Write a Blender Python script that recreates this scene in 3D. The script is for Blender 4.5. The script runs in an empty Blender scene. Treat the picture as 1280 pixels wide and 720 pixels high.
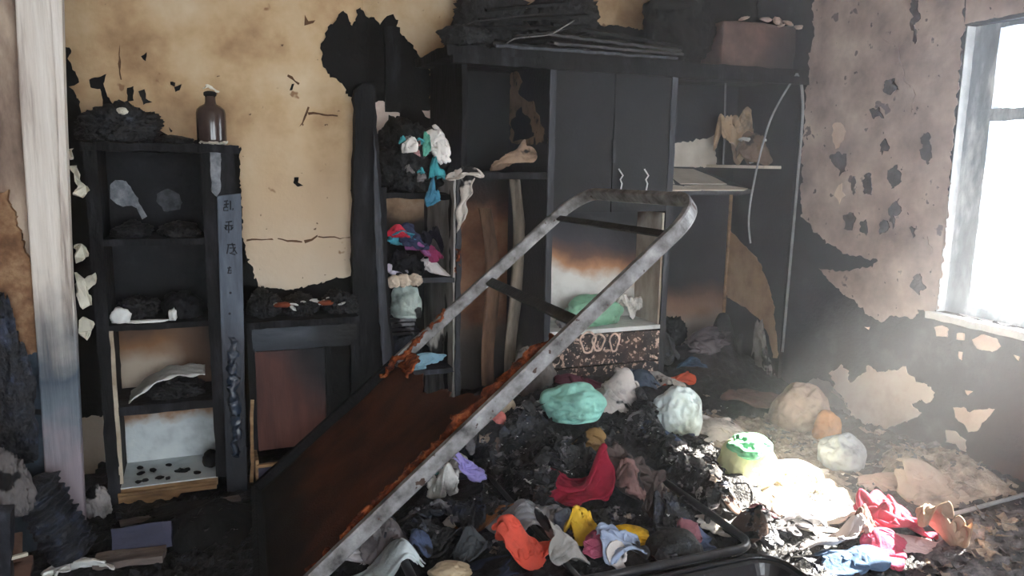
import bpy, bmesh, math, random
import numpy as np
from mathutils import Matrix, Vector
random.seed(7)
R_ = math.radians
S = bpy.context.scene
COL = S.collection

# ------------------------------------------------------------------ camera
F = 965.0; PIT = R_(9.5); ROL = R_(.95); YAW = R_(21.5); CH = 1.45
fw = np.array([math.sin(YAW)*math.cos(PIT), math.cos(YAW)*math.cos(PIT), -math.sin(PIT)])
rt = np.array([math.cos(YAW), -math.sin(YAW), 0.0]); up = np.cross(rt, fw)
rt, up = rt*math.cos(ROL)+up*math.sin(ROL), -rt*math.sin(ROL)+up*math.cos(ROL)
CAMP = np.array([0, 0, CH])
cd = bpy.data.cameras.new('camera'); cam = bpy.data.objects.new('camera', cd); COL.objects.link(cam)
cd.sensor_width = 36; cd.lens = 36*F/1280; cd.clip_start = .02
cam.matrix_world = Matrix(((rt[0], up[0], -fw[0], 0), (rt[1], up[1], -fw[1], 0), (rt[2], up[2], -fw[2], CH), (0, 0, 0, 1)))
S.camera = cam
# ------------------------------------------------------------------ world, sun, exposure
W = bpy.data.worlds.new('world'); S.world = W; W.use_nodes = True
bg = W.node_tree.nodes['Background']; bg.inputs[0].default_value = (.86, .93, 1, 1); bg.inputs[1].default_value = 6.5
sd = bpy.data.lights.new('sun', 'SUN'); sd.energy = 60; sd.angle = R_(.6); sd.color = (1, .93, .82)
sun = bpy.data.objects.new('sun', sd); COL.objects.link(sun); sun.location = (6, 0, 5)
sun.rotation_euler = Vector((-1.2, .12, -1.0)).to_track_quat('-Z', 'Y').to_euler()
S.view_settings.view_transform = 'Standard'; S.view_settings.look = 'None'
S.view_settings.gamma = 1; S.view_settings.use_curve_mapping = False
S.view_settings.exposure = 0.82
try:
    S.cycles.use_denoising = True; S.cycles.max_bounces = 8; S.cycles.diffuse_bounces = 5
    S.cycles.sample_clamp_indirect = 6; S.cycles.volume_bounces = 1
except Exception: pass

# ------------------------------------------------------------------ pixel <-> place
def ray(x, y): return fw + rt*(x-640)/F + up*(360-y)/F
def onZ(x, y, z=0.): d = ray(x, y); return CAMP + d*(z-CH)/d[2]
def onY(x, y, Y): d = ray(x, y); return CAMP + d*Y/d[1]
def onX(x, y, X): d = ray(x, y); return CAMP + d*X/d[0]

# ------------------------------------------------------------------ noise
_p = np.random.default_rng(3).permutation(256); _p = np.concatenate([_p, _p, _p])
_g = np.random.default_rng(4).normal(size=(256, 3)); _g /= np.linalg.norm(_g, axis=1)[:, None]
def perlin(P):
    P = np.asarray(P, float); i = np.floor(P).astype(int); f = P-i; i &= 255
    u = f*f*f*(f*(f*6-15)+10)
    out = 0
    for dx in (0, 1):
        for dy in (0, 1):
            for dz in (0, 1):
                h = _p[_p[_p[i[:, 0]+dx]+i[:, 1]+dy]+i[:, 2]+dz]
                d = (_g[h]*(f-np.array([dx, dy, dz]))).sum(1)
                w = (u[:, 0] if dx else 1-u[:, 0])*(u[:, 1] if dy else 1-u[:, 1])*(u[:, 2] if dz else 1-u[:, 2])
                out = out+d*w
    return out*1.5
def fbm(P, o=3):
    P = np.asarray(P, float); s = 0; a = 1
    for k in range(o): s = s+a*perlin(P*2**k+k*17.3); a *= .5
    return s
def ridge(P, o=3):
    P = np.asarray(P, float); s = 0; a = 1
    for k in range(o): s = s+a*(.5-np.abs(perlin(P*2.0**k+k*11.7))*1.6); a *= .5
    return s

# ------------------------------------------------------------------ materials
def lin(c):
    return tuple((v/255/12.92 if v/255 <= .04045 else ((v/255+.055)/1.055)**2.4) for v in c)+(1,)
MATS = {}
def mat(name, cols, scale=6, detail=6, rough=.85, bump=.35, bscale=60, stretch=(1, 1, 1), metallic=0, spec=.25,
        burn=None, streak=None, spots=None, trans=0):
    """cols: [(pos, srgb)] ramp over noise. burn: (gradient xyz, offset, noise amp, scale, [(pos, srgb)..])
    spots: (scale, threshold, srgb)."""
    m = bpy.data.materials.new(name); m.use_nodes = True; N = m.node_tree.nodes; L = m.node_tree.links
    b = N['Principled BSDF']; geo = N.new('ShaderNodeNewGeometry')
    mp = N.new('ShaderNodeMapping'); L.new(geo.outputs['Position'], mp.inputs[0]); mp.inputs['Scale'].default_value = stretch
    n = N.new('ShaderNodeTexNoise'); n.inputs['Scale'].default_value = scale; n.inputs['Detail'].default_value = detail
    n.inputs['Roughness'].default_value = .6
    L.new(mp.outputs[0], n.inputs[0])
    def ramp(cs, fac):
        r = N.new('ShaderNodeValToRGB'); e = r.color_ramp.elements
        while len(e) > 1: e.remove(e[-1])
        e[0].position = cs[0][0]; e[0].color = lin(cs[0][1])
        for p, c in cs[1:]:
            q = e.new(p); q.color = lin(c)
        L.new(fac, r.inputs[0]); return r.outputs[0]
    def mix(fac, a, c):
        x = N.new('ShaderNodeMix'); x.data_type = 'RGBA'; L.new(fac, x.inputs[0]); L.new(a, x.inputs[6])
        if isinstance(c, tuple): x.inputs[7].default_value = c
        else: L.new(c, x.inputs[7])
        return x.outputs[2]
    def math_(op, a, c):
        x = N.new('ShaderNodeMath'); x.operation = op
        for k, v in enumerate((a, c)):
            if isinstance(v, (int, float)): x.inputs[k].default_value = v
            else: L.new(v, x.inputs[k])
        return x.outputs[0]
    col = ramp(cols, n.outputs[0])
    if burn:
        for (g, off, amp, sc, cs) in (burn if isinstance(burn, list) else [burn]):
            dp = N.new('ShaderNodeVectorMath'); dp.operation = 'DOT_PRODUCT'; dp.inputs[1].default_value = g
            L.new(geo.outputs['Position'], dp.inputs[0])
            n2 = N.new('ShaderNodeTexNoise'); n2.inputs['Scale'].default_value = sc; n2.inputs['Detail'].default_value = 5
            L.new(geo.outputs['Position'], n2.inputs[0])
            v = math_('ADD', dp.outputs['Value'], off)
            v = math_('ADD', v, math_('MULTIPLY', math_('SUBTRACT', n2.outputs[0], .5), amp))
            # ramp whose first stop is the clean colour (alpha 0)
            r = N.new('ShaderNodeValToRGB'); e = r.color_ramp.elements
            while len(e) > 1: e.remove(e[-1])
            c0 = lin(cs[0][1]); e[0].position = 0; e[0].color = c0[:3]+(0,)
            for p, c in cs:
                q = e.new(min(1, p+.16)); q.color = lin(c)
            L.new(math_('ADD', v, .07), r.inputs[0])
            col = mix(r.outputs[1], col, r.outputs[0])
    if spots:
        for (sc, th, c) in (spots if isinstance(spots, list) else [spots]):
            n3 = N.new('ShaderNodeTexNoise'); n3.inputs['Scale'].default_value = sc; n3.inputs['Detail'].default_value = 3
            L.new(mp.outputs[0], n3.inputs[0])
            t = N.new('ShaderNodeMapRange'); t.inputs[1].default_value = th; t.inputs[2].default_value = th+.03
            L.new(n3.outputs[0], t.inputs[0])
            col = mix(t.outputs[0], col, lin(c))
    L.new(col, b.inputs['Base Color'])
    b.inputs['Roughness'].default_value = rough; b.inputs['Metallic'].default_value = metallic
    b.inputs['Specular IOR Level'].default_value = spec
    if trans: b.inputs['Transmission Weight'].default_value = trans
    if bump:
        n4 = N.new('ShaderNodeTexNoise'); n4.inputs['Scale'].default_value = bscale; n4.inputs['Detail'].default_value = 5
        L.new(mp.outputs[0], n4.inputs[0])
        bp = N.new('ShaderNodeBump'); bp.inputs['Strength'].default_value = bump; bp.inputs['Distance'].default_value = .01
        L.new(n4.outputs[0], bp.inputs['Height']); L.new(bp.outputs[0], b.inputs['Normal'])
    MATS[name] = m
    return m
SOOT = mat('soot', [(.35, (9, 9, 11)), (.6, (18, 18, 21)), (.78, (40, 40, 43))], 9, rough=.75, bump=.5)
SOOTW = mat('soot_on_wall', [(.3, (9, 9, 10)), (.6, (16, 15, 16)), (.8, (30, 27, 27))], 5, rough=.9, bump=.3)
SOOTR = mat('soot_right_wall', [(.3, (26, 28, 34)), (.55, (46, 49, 58)), (.75, (84, 84, 90))], 4, rough=.8, bump=.3,
            burn=((.55, -1.5, -1.0), 2.25, .5, 6, [(.42, (70, 50, 46)), (.8, (112, 74, 62))]))
CHAR = mat('charred_wood', [(.35, (8, 8, 10)), (.56, (20, 20, 23)), (.74, (48, 48, 54))], 14, stretch=(1, 1, .25), rough=.75, bump=.8, bscale=45, spec=.2)
CHARG = mat('charred_grey_wood', [(.3, (18, 19, 23)), (.55, (46, 49, 57)), (.75, (92, 95, 104))], 16, stretch=(1, 1, .15), rough=.6, bump=.6, bscale=50, spec=.4)
PLAS = mat('cream_plaster', [(.3, (150, 118, 88)), (.42, (182, 152, 116)), (.52, (200, 173, 136)), (.68, (214, 194, 164))], 3.0, rough=.9, bump=.25, bscale=30,
           burn=((0, 0, -1.0), 1.55, .5, 3.5, [(.3, (205, 180, 150)), (.75, (216, 203, 184))]),
           spots=[(9, .69, (146, 112, 84)), (26, .72, (96, 70, 54))])
PLASR = mat('smoked_glare_plaster', [(.3, (150, 134, 132)), (.5, (190, 172, 168)), (.62, (208, 192, 186)), (.75, (226, 212, 202))], 5, rough=.9, bump=.3, bscale=30,  # smoke-stained plaster, its colour lightened to stand in for window glare
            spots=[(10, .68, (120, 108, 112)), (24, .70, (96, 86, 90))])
PLASL = mat('pale_plaster', [(.3, (214, 188, 174)), (.5, (236, 216, 204)), (.7, (244, 230, 218))], 5, rough=.9, bump=.25)
PLASG = mat('grey_smoked_plaster', [(.3, (110, 108, 110)), (.6, (140, 136, 136))], 6, rough=.9)
PLASB = mat('scorched_plaster', [(.3, (84, 70, 62)), (.48, (150, 130, 116)), (.62, (188, 170, 152)), (.75, (204, 190, 172))], 7, stretch=(1, 1, .4), rough=.9, bump=.4,
            spots=[(14, .64, (50, 42, 40))])
CRACK = mat('crack', [(.3, (70, 48, 34)), (.7, (110, 78, 52))], 20, bump=0)
FLOORM = mat('ashy_floor', [(.3, (28, 28, 31)), (.5, (62, 60, 62)), (.7, (108, 104, 104))], 8, rough=.95, bump=.8, bscale=90)
CEILM = mat('smoked_ceiling', [(.3, (120, 100, 80)), (.7, (170, 150, 120))], 3)
ASH = mat('black_ash', [(.34, (8, 8, 10)), (.54, (17, 18, 22)), (.66, (38, 41, 50)), (.78, (104, 110, 124))], 26, detail=9, rough=.6, bump=1.0, bscale=110, spec=.45)
ASHP = mat('pale_ash', [(.3, (92, 82, 76)), (.5, (150, 136, 124)), (.7, (190, 176, 160))], 14, detail=9, rough=.95, bump=1.0, bscale=90)
ASHG = mat('grey_ash', [(.3, (60, 60, 64)), (.5, (104, 102, 106)), (.7, (150, 146, 146))], 18, detail=9, rough=.95, bump=1.0, bscale=90)
def sup(name, mid, dirty=.55, burnt=True, scale=9, rough=.85, spec=.25, bump=.3):
    d = tuple(int(v*dirty) for v in mid); l = tuple(min(255, int(v*1.12)) for v in mid)
    return mat(name, [(.3, d), (.46, mid), (.75, l)], scale, rough=rough, spec=spec, bump=.8, bscale=26,
               spots=[(7, .60, (26, 25, 27))] if burnt else None)

# ------------------------------------------------------------------ mesh tools
class MB:
    def __init__(s): s.v = []; s.f = []
    def add(s, v, f):
        o = len(s.v); s.v += [tuple(map(float, q)) for q in v]; s.f += [tuple(o+int(i) for i in q) for q in f]; return s
    def box(s, lo, hi):
        x0, y0, z0 = lo; x1, y1, z1 = hi
        return s.add([(x0, y0, z0), (x1, y0, z0), (x1, y1, z0), (x0, y1, z0), (x0, y0, z1), (x1, y0, z1), (x1, y1, z1), (x0, y1, z1)],
                     [(0, 3, 2, 1), (4, 5, 6, 7), (0, 1, 5, 4), (1, 2, 6, 5), (2, 3, 7, 6), (3, 0, 4, 7)])
    def rbox(s, lo, hi, res=.04, amp=.006, freq=12, seed=0):
        """box with a rough, burnt surface"""
        lo = np.array(lo, float); hi = np.array(hi, float); n = np.maximum(1, np.minimum(40, np.ceil((hi-lo)/res).astype(int)))
        idx = {}; V = []; Fc = []
        def vid(i, j, k):
            q = (i, j, k)
            if q not in idx: idx[q] = len(V); V.append(lo+(hi-lo)*np.array(q)/n)
            return idx[q]
        for ax in range(3):
            a, b = (ax+1) % 3, (ax+2) % 3
            for side in (0, n[ax]):
                for i in range(n[a]):
                    for j in range(n[b]):
                        q = []
                        for (di, dj) in ((0, 0), (1, 0), (1, 1), (0, 1)):
                            t = [0, 0, 0]; t[ax] = side; t[a] = i+di; t[b] = j+dj; q.append(vid(*t))
                        Fc.append(q if side else q[::-1])
        V = np.array(V)
        V = V+amp*np.stack([fbm(V*freq+seed+31*k, 2) for k in range(3)], 1)
        return s.add(V, Fc)
    def plate(s, pts, nrm, t):
        """flat polygon pushed out along nrm by t, with sides"""
        P = np.array(pts, float); nrm = np.array(nrm, float); n = len(P)
        ar = np.zeros(3)
        for i in range(n): ar += np.cross(P[i], P[(i+1) % n])
        if ar@nrm < 0: P = P[::-1]
        V = np.concatenate([P, P+nrm*t])
        Fc = [tuple(range(2*n-1, n-1, -1))[::-1], tuple(range(n-1, -1, -1))]+[(i, (i+1) % n, n+(i+1) % n, n+i) for i in range(n)]
        return s.add(V, Fc)
    def tube(s, path, r, seg=8, closed=False, rect=None, upv=None):
        P = np.array(path, float); n = len(P); V = []; Fc = []
        rr = np.broadcast_to(np.array(r, float), (n,)) if rect is None else None
        prev = None
        for i in range(n):
            a = P[(i-1) % n] if (i > 0 or closed) else P[i]; b = P[(i+1) % n] if (i < n-1 or closed) else P[i]
            t = b-a; t /= np.linalg.norm(t)+1e-9
            if upv is not None: u = np.array(upv, float)
            elif prev is None: u = np.array([0, 0, 1.]) if abs(t[2]) < .9 else np.array([1., 0, 0])
            else: u = prev
            u = u-t*(u@t); u /= np.linalg.norm(u); prev = u; w = np.cross(t, u)
            if rect is None:
                for k in range(seg):
                    A = 2*math.pi*k/seg; V.append(P[i]+rr[i]*(math.cos(A)*u+math.sin(A)*w))
            else:
                hu, hw = rect; c = .25
                for (p, q) in ((1, 1-c), (1, -1+c), (1-c, -1), (-1+c, -1), (-1, -1+c), (-1, 1-c), (-1+c, 1), (1-c, 1)): V.append(P[i]+p*hu*u+q*hw*w)
        m = seg if rect is None else 8
        for i in range(n if closed else n-1):
            for k in range(m):
                a = i*m+k; b = i*m+(k+1) % m; j = (i+1) % n
                Fc.append((a, b, j*m+(k+1) % m, j*m+k))
        if not closed: Fc += [tuple(range(m-1, -1, -1)), tuple(range((n-1)*m, n*m))]
        return s.add(V, Fc)
    def lathe(s, base, prof, seg=24):
        V = []; Fc = []
        for (r, z) in prof:
            for k in range(seg):
                A = 2*math.pi*k/seg; V.append((base[0]+r*math.cos(A), base[1]+r*math.sin(A), base[2]+z))
        n = len(prof)
        for i in range(n-1):
            for k in range(seg): Fc.append((i*seg+k, i*seg+(k+1) % seg, (i+1)*seg+(k+1) % seg, (i+1)*seg+k))
        Fc += [tuple(range(seg-1, -1, -1)), tuple(range((n-1)*seg, n*seg))]
        return s.add(V, Fc)

def link(name, mb, m, parent=None, loc=None, smooth=False, bevel=0):
    V = np.array(mb.v)
    if parent is not None: base = np.array(parent.matrix_world.translation) if parent.get('_b') is None else np.array(parent['_b'])
    elif loc is not None: base = np.array(loc, float)
    else: base = np.array([(V[:, 0].min()+V[:, 0].max())/2, (V[:, 1].min()+V[:, 1].max())/2, V[:, 2].min()])
    me = bpy.data.meshes.new(name); me.from_pydata((V-base).tolist(), [], mb.f); me.update()
    if smooth: me.polygons.foreach_set('use_smooth', [True]*len(me.polygons))
    o = bpy.data.objects.new(name, me); COL.objects.link(o); me.materials.append(m)
    if parent is not None: o.parent = parent
    else: o.location = base
    o['_b'] = [float(q) for q in base]
    if bevel:
        bv = o.modifiers.new('bevel', 'BEVEL'); bv.width = bevel; bv.segments = 2; bv.limit_method = 'ANGLE'
    return o
def tag(o, label=None, cat=None, group=None, kind=None):
    for k, v in (('label', label), ('category', cat), ('group', group), ('kind', kind)):
        if v: o[k] = v
    return o
def thing(name, label, cat, loc, group=None):
    o = bpy.data.objects.new(name, None); COL.objects.link(o); o.location = loc; o.empty_display_size = .05
    o['_b'] = [float(q) for q in loc]
    return tag(o, label, cat, group)

def fit(o, x=(None, None), y=(None, None), rest=None, zmax=None):
    """bring a single-mesh thing inside the room it has: squeeze and shift it, and set its foot on rest"""
    n = len(o.data.vertices); A = np.empty(n*3); o.data.vertices.foreach_get('co', A); A = A.reshape(-1, 3)+np.array(o.location)
    for ax, (lo, hi) in ((0, x), (1, y)):
        a, b = A[:, ax].min(), A[:, ax].max()
        if lo is not None and hi is not None and b-a > hi-lo:
            A[:, ax] = lo+(A[:, ax]-a)*(hi-lo)/(b-a); continue
        if lo is not None and a < lo: A[:, ax] += lo-a
        elif hi is not None and b > hi: A[:, ax] += hi-b
    if zmax is not None and rest is not None and A[:, 2].max()-A[:, 2].min() > zmax-rest: A[:, 2] = rest+(A[:, 2]-A[:, 2].min())*(zmax-rest)/(A[:, 2].max()-A[:, 2].min())
    elif rest is not None: A[:, 2] += rest-A[:, 2].min()
    elif zmax is not None: A[:, 2] += zmax-A[:, 2].max()
    c = np.array([(A[:, 0].min()+A[:, 0].max())/2, (A[:, 1].min()+A[:, 1].max())/2, A[:, 2].min()]); o.location = c
    o.data.vertices.foreach_set('co', (A-c).ravel()); o.data.update(); return o
def wverts(o): 
    A = np.empty(len(o.data.vertices)*3); o.data.vertices.foreach_get('co', A); return A.reshape(-1, 3)+np.array(o.location)
def tree(objs):
    from mathutils.bvhtree import BVHTree
    V = []; Fq = []
    for o in objs:
        n = len(V); V += [tuple(p) for p in wverts(o)]; Fq += [[n+i for i in f.vertices] for f in o.data.polygons]
    return BVHTree.FromPolygons(V, Fq)
def snap(o, objs, sink=.003):
    """move a loose piece the short way until it touches what carries it"""
    t = tree(objs); best = None
    for p in wverts(o):
        q = t.find_nearest(Vector(p))
        if q[0] is not None and (best is None or q[3] < best[1]): best = (q[0]-Vector(p), q[3])
    if best and best[1] > sink: o.location = o.location+best[0]*((best[1]+sink)/best[1])
def settle(o, objs, sink=.004):
    """let a piece down until it rests on what lies under it"""
    t = tree(objs); g = 9
    for p in wverts(o):
        q = t.ray_cast(Vector(p), Vector((0, 0, -1)))
        if q[0] is not None: g = min(g, q[3])
    if g < 1: o.location.z -= g-(-sink)
# ragged outlines in pixels -> plates on walls
def ragged(poly, step=5, amp=1.6, seed=0):
    out = []
    for i in range(len(poly)):
        a = np.array(poly[i], float); b = np.array(poly[(i+1) % len(poly)], float); n = max(1, int(np.linalg.norm(b-a)/step))
        for k in range(n): out.append(a+(b-a)*k/n)
    P = np.array(out); Q = np.column_stack([P/13, np.full(len(P), seed*3.7)])
    P[:, 0] += amp*(fbm(Q, 2)*1.6+1.1*fbm(Q*3.1+7, 2)); P[:, 1] += amp*(fbm(Q+50, 2)*1.6+1.1*fbm(Q*3.1+90, 2))
    return P
PL = {'back': (lambda x, y, d: onY(x, y, d), (0, -1, 0)), 'right': (lambda x, y, d: onX(x, y, d), (-1, 0, 0))}
def patch(name, parent, plane, d, poly, m, t=.004, step=2.6, amp=2.2, seed=0, label=None, ymax=None):
    fn, nrm = PL[plane]
    pts = [fn(x, y, d) for x, y in ragged(poly, step, amp, seed)]
    if ymax is not None:
        for p in pts: p[1] = min(p[1], ymax)
    o = link(name, MB().plate(pts, nrm, t), m, parent)
    return tag(o, label)

# ================================================================== ROOM
YB = 4.42; YS = 3.80; XR = 3.36; XL = -1.4; YR = -2.2; ZC = 2.75
def struct(name, mb, m, loc=None): return tag(link(name, mb, m, loc=loc), kind='structure')
struct('floor', MB().box((XL-.1, YR-.1, -.1), (XR+.22, YB+.1, 0)), FLOORM)
struct('ceiling', MB().box((XL-.1, YR-.1, ZC), (XR+.22, YB+.1, ZC+.1)), CEILM)
wall_step = struct('wall_back', MB().box((-.62-.6, YS, 0), (.72, YB, ZC)), PLAS)
wall_alc = struct('wall_back_alcove', MB().box((.6, YB, 0), (XR+.2, YB+.12, ZC)), SOOTW)
struct('wall_left', MB().box((XL-.12, YR, 0), (XL, YB, ZC)), PLASB)
XS = -.52
wall_stub = struct('wall_left_return', MB().box((XL, 3.03, 0), (XS, 3.14, ZC)), PLASB)
# right wall with its window opening
WY0, WY1, WZ0, WZ1 = 1.62, 2.745, .735, 2.10
wr = MB()
wr.box((XR, YR, 0), (XR+.2, YB+.1, WZ0)); wr.box((XR, YR, WZ1), (XR+.2, YB+.1, ZC))
wr.box((XR, WY1, WZ0), (XR+.2, YB+.1, WZ1)); wr.box((XR, YR, WZ0), (XR+.2, WY0, WZ1))
wall_right = struct('wall_right', wr, SOOTR)
# wall behind the photographer with the doorway and a wide window that light the room
rw = MB()
rw.box((XL, YR-.12, 0), (-.75, YR, ZC)); rw.box((.35, YR-.12, 0), (.75, YR, ZC)); rw.box((2.95, YR-.12, 0), (XR, YR, ZC))
rw.box((-.75, YR-.12, 2.25), (.35, YR, ZC)); rw.box((.75, YR-.12, 2.25), (2.95, YR, ZC)); rw.box((.75, YR-.12, .6), (2.95, YR, .6+.02)); rw.box((.75, YR-.12, 0), (2.95, YR, .6))
struct('wall_rear', rw, PLAS)

# window: outer frame, mullion, transom, sill
WHITE = mat('white_paint', [(.3, (190, 196, 200)), (.6, (228, 232, 235))], 8, rough=.6)
FRM = mat('scorched_glare_paint', [(.3, (110, 120, 132)), (.5, (150, 160, 172)), (.66, (224, 230, 234))], 9, rough=.6, stretch=(1, 1, .3), bump=.3)  # scorched frame paint, made paler to imitate the glare around it
GLASS = mat('window_glass', [(.3, (230, 235, 235)), (.7, (250, 250, 250))], 4, rough=.05, bump=0, trans=1.0, spec=.5)
win = bpy.data.objects.new('window_1', None); COL.objects.link(win); win.location = (XR+.06, (WY0+WY1)/2, WZ0); win['_b'] = list(win.location); tag(win, kind='structure')
fx0, fx1 = XR+.05, XR+.12
link('window_stile', MB().rbox((fx0, WY1-.13, WZ0), (fx1, WY1, WZ1), .05, .005, 20), FRM, win)
link('window_stile', MB().rbox((fx0, WY0, WZ0), (fx1, WY0+.1, WZ1), .05, .005, 20), FRM, win)
link('window_rail', MB().rbox((fx0, WY0, WZ0), (fx1, WY1, WZ0+.05), .05, .004, 20), FRM, win)
link('window_rail', MB().rbox((fx0, WY0, WZ1-.02), (fx1, WY1, WZ1), .05, .004, 20), FRM, win)
link('window_transom', MB().rbox((fx0, WY0, 1.66), (fx1, WY1, 1.715), .05, .005, 20), FRM, win)
link('window_mullion', MB().rbox((fx0, 1.70, WZ0), (fx1, 1.72, WZ1), .05, .004, 20), FRM, win)
tag(link('window_sill', MB().rbox((XR-.05, WY0-.04, WZ0-.035), (XR+.2, WY1+.02, WZ0), .05, .005, 15), WHITE, win), 'pale window ledge with crumbling edge')
link('window_reveal', MB().box((XR-.004, WY1-.004, WZ0), (XR+.2, WY1+.0, WZ1)), WHITE, win)

struct('added_sun_blocker', MB().box((XR+.2, .3, 2.40), (XR+1.15, 4.6, 2.46)), CEILM)  # unseen overhang added outside the window to cut the sun patch short
# plaster and soot on the walls
soot_l = [(78, 56), (90, 63), (84, 72), (92, 86), (98, 97), (96, 107), (88, 112), (98, 120), (103, 134), (101, 150), (108, 160), (118, 152), (140, 150), (172, 145), (184, 152), (196, 158), (203, 172), (300, 185), (304, 300), (312, 330), (322, 352), (332, 372), (332, 520), (60, 520), (60, 56)]
patch('soot_patch', wall_step, 'back', YS, soot_l, SOOTW, seed=1)
for k, q in enumerate([[(111, 100), (122, 97), (133, 92), (130, 104), (134, 120), (146, 136), (148, 152), (134, 150), (130, 136), (126, 112), (113, 110)],
          [(159, 110), (167, 108), (167, 126), (159, 127)], [(173, 114), (181, 112), (183, 124), (190, 127), (180, 131)],
          [(213, 103), (219, 103), (218, 108), (214, 107)], [(218, 109), (226, 105), (225, 113), (219, 115)], [(211, 158), (215, 163), (213, 165)],
          [(367, 222), (373, 221), (372, 228), (378, 232), (372, 234), (366, 228)], [(364, 106), (367, 105), (366, 112), (362, 112)], [(176, 70), (184, 66), (182, 76)],
          [(300, 305), (306, 312), (304, 322), (312, 324), (303, 332), (296, 320)]]):
    patch('soot_patch', wall_step, 'back', YS, q, SOOTW, step=3, amp=.8, seed=k+2)
patch('soot_patch', wall_step, 'back', YS, [(402, 52), (405, 40), (415, 30), (420, 18), (428, 15), (435, 22), (438, 32), (445, 24), (444, 12), (450, 10), (455, 14), (458, 20), (458, 126), (440, 122), (432, 118), (428, 105), (422, 97), (412, 98), (408, 92), (402, 75)], SOOTW, t=.006, seed=21)
patch('soot_patch', wall_step, 'back', YS, [(300, 356), (330, 358), (372, 362), (400, 352), (440, 345), (458, 345), (458, 560), (300, 560)], SOOTW, seed=23)
for k, q in enumerate([[(308, 299), (340, 298), (341, 300), (308, 301)], [(345, 298), (378, 302), (378, 304), (345, 300)], [(380, 301), (396, 295), (397, 297), (381, 304)], [(398, 295), (438, 297), (438, 298.5), (398, 297)],
          [(373, 158), (385, 134), (387, 135), (378, 155)], [(386, 140), (422, 144), (422, 145.5), (386, 143)], [(360, 92), (374, 104), (373, 106), (359, 95)], [(380, 20), (386, 28), (394, 25), (392, 29), (382, 31)],
          [(150, 55), (151, 90), (153, 100), (151, 100), (148, 80)]]):
    patch('crack', wall_step, 'back', YS, q, CRACK, t=.002, step=6, amp=1.0, seed=k+40)
# stained plaster left on the alcove wall
patch('plaster_patch', wall_alc, 'back', YB, [(450, -40), (612, -40), (608, 10), (612, 22), (592, 45), (570, 57), (556, 73), (558, 92), (566, 97), (556, 118), (549, 135), (538, 134), (536, 120), (540, 104), (538, 88), (530, 80), (522, 68), (518, 57), (507, 52), (502, 40), (495, 33), (497, 24), (490, 19), (482, 22), (477, 30), (468, 22), (450, 16)], PLAS, seed=5)
patch('plaster_patch', wall_alc, 'back', YB, [(462, 128), (480, 127), (490, 130), (502, 142), (492, 148), (490, 165), (475, 170), (470, 185), (462, 180)], PLASL, seed=6)
patch('plaster_patch', wall_alc, 'back', YB, [(612, -40), (900, -40), (882, 0), (870, 20), (852, 24), (832, 35), (800, 37), (775, 33), (745, 30), (735, 22), (728, 12), (700, 20), (650, 22), (618, 22)], PLAS, seed=7)
patch('plaster_patch', wall_alc, 'back', YB, [(528, 139), (540, 136), (548, 143), (541, 149), (531, 147)], PLASL, step=3, amp=1, seed=8)
patch('wall_seam', wall_alc, 'back', YB-.004, [(573, -40), (576, -40), (576, 52), (573, 54)], CRACK, t=.003, amp=.6)
# right wall plaster
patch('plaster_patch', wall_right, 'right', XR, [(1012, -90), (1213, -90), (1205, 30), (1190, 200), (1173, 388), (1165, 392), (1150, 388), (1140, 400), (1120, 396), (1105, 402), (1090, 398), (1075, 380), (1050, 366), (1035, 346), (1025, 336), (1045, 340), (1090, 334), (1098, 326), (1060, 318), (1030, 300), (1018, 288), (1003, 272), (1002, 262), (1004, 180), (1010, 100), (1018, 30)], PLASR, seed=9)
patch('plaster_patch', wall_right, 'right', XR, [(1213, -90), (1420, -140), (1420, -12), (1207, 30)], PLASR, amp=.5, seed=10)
patch('plaster_patch', wall_right, 'right', XR, [(1036, 466), (1050, 456), (1060, 462), (1062, 478), (1075, 470), (1085, 458), (1095, 465), (1110, 462), (1133, 458), (1137, 470), (1145, 478), (1155, 478), (1168, 488), (1168, 500), (1160, 505), (1150, 500), (1140, 505), (1152, 518), (1145, 522), (1130, 528), (1110, 535), (1095, 545), (1080, 548), (1065, 530), (1062, 512), (1050, 500), (1040, 490), (1045, 480)], PLASL, seed=11)
patch('plaster_patch', wall_right, 'right', XR-.001, [(1000, 482), (1025, 470), (1040, 480), (1060, 505), (1064, 530), (1078, 549), (1060, 570), (1030, 560), (1000, 510)], PLASG, t=.003, seed=12)
for k, q in enumerate([[(1192, 510), (1205, 508), (1212, 515), (1225, 512), (1243, 510), (1238, 520), (1228, 528), (1222, 540), (1212, 540), (1205, 530), (1195, 522)],
          [(1182, 537), (1195, 540), (1208, 550), (1207, 565), (1200, 562), (1195, 555), (1183, 552)], [(1206, 489), (1216, 490), (1210, 494)],
          [(1168, 410), (1178, 406), (1187, 412), (1184, 421), (1172, 421)], [(1196, 416), (1206, 417), (1206, 425), (1197, 424)], [(1216, 424), (1230, 418), (1248, 424), (1252, 434), (1240, 440), (1222, 436)],
          [(1199, 440), (1204, 440), (1203, 450), (1199, 448)], [(1082, 408), (1089, 408), (1086, 412)], [(1268, 444), (1276, 446), (1272, 451)]]):
    patch('plaster_patch', wall_right, 'right', XR, q, PLASL, step=3, amp=1, seed=k+60)
BLOT = mat('blistered_plaster', [(.3, (62, 58, 64)), (.7, (96, 88, 94))], 20, rough=.9)
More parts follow.
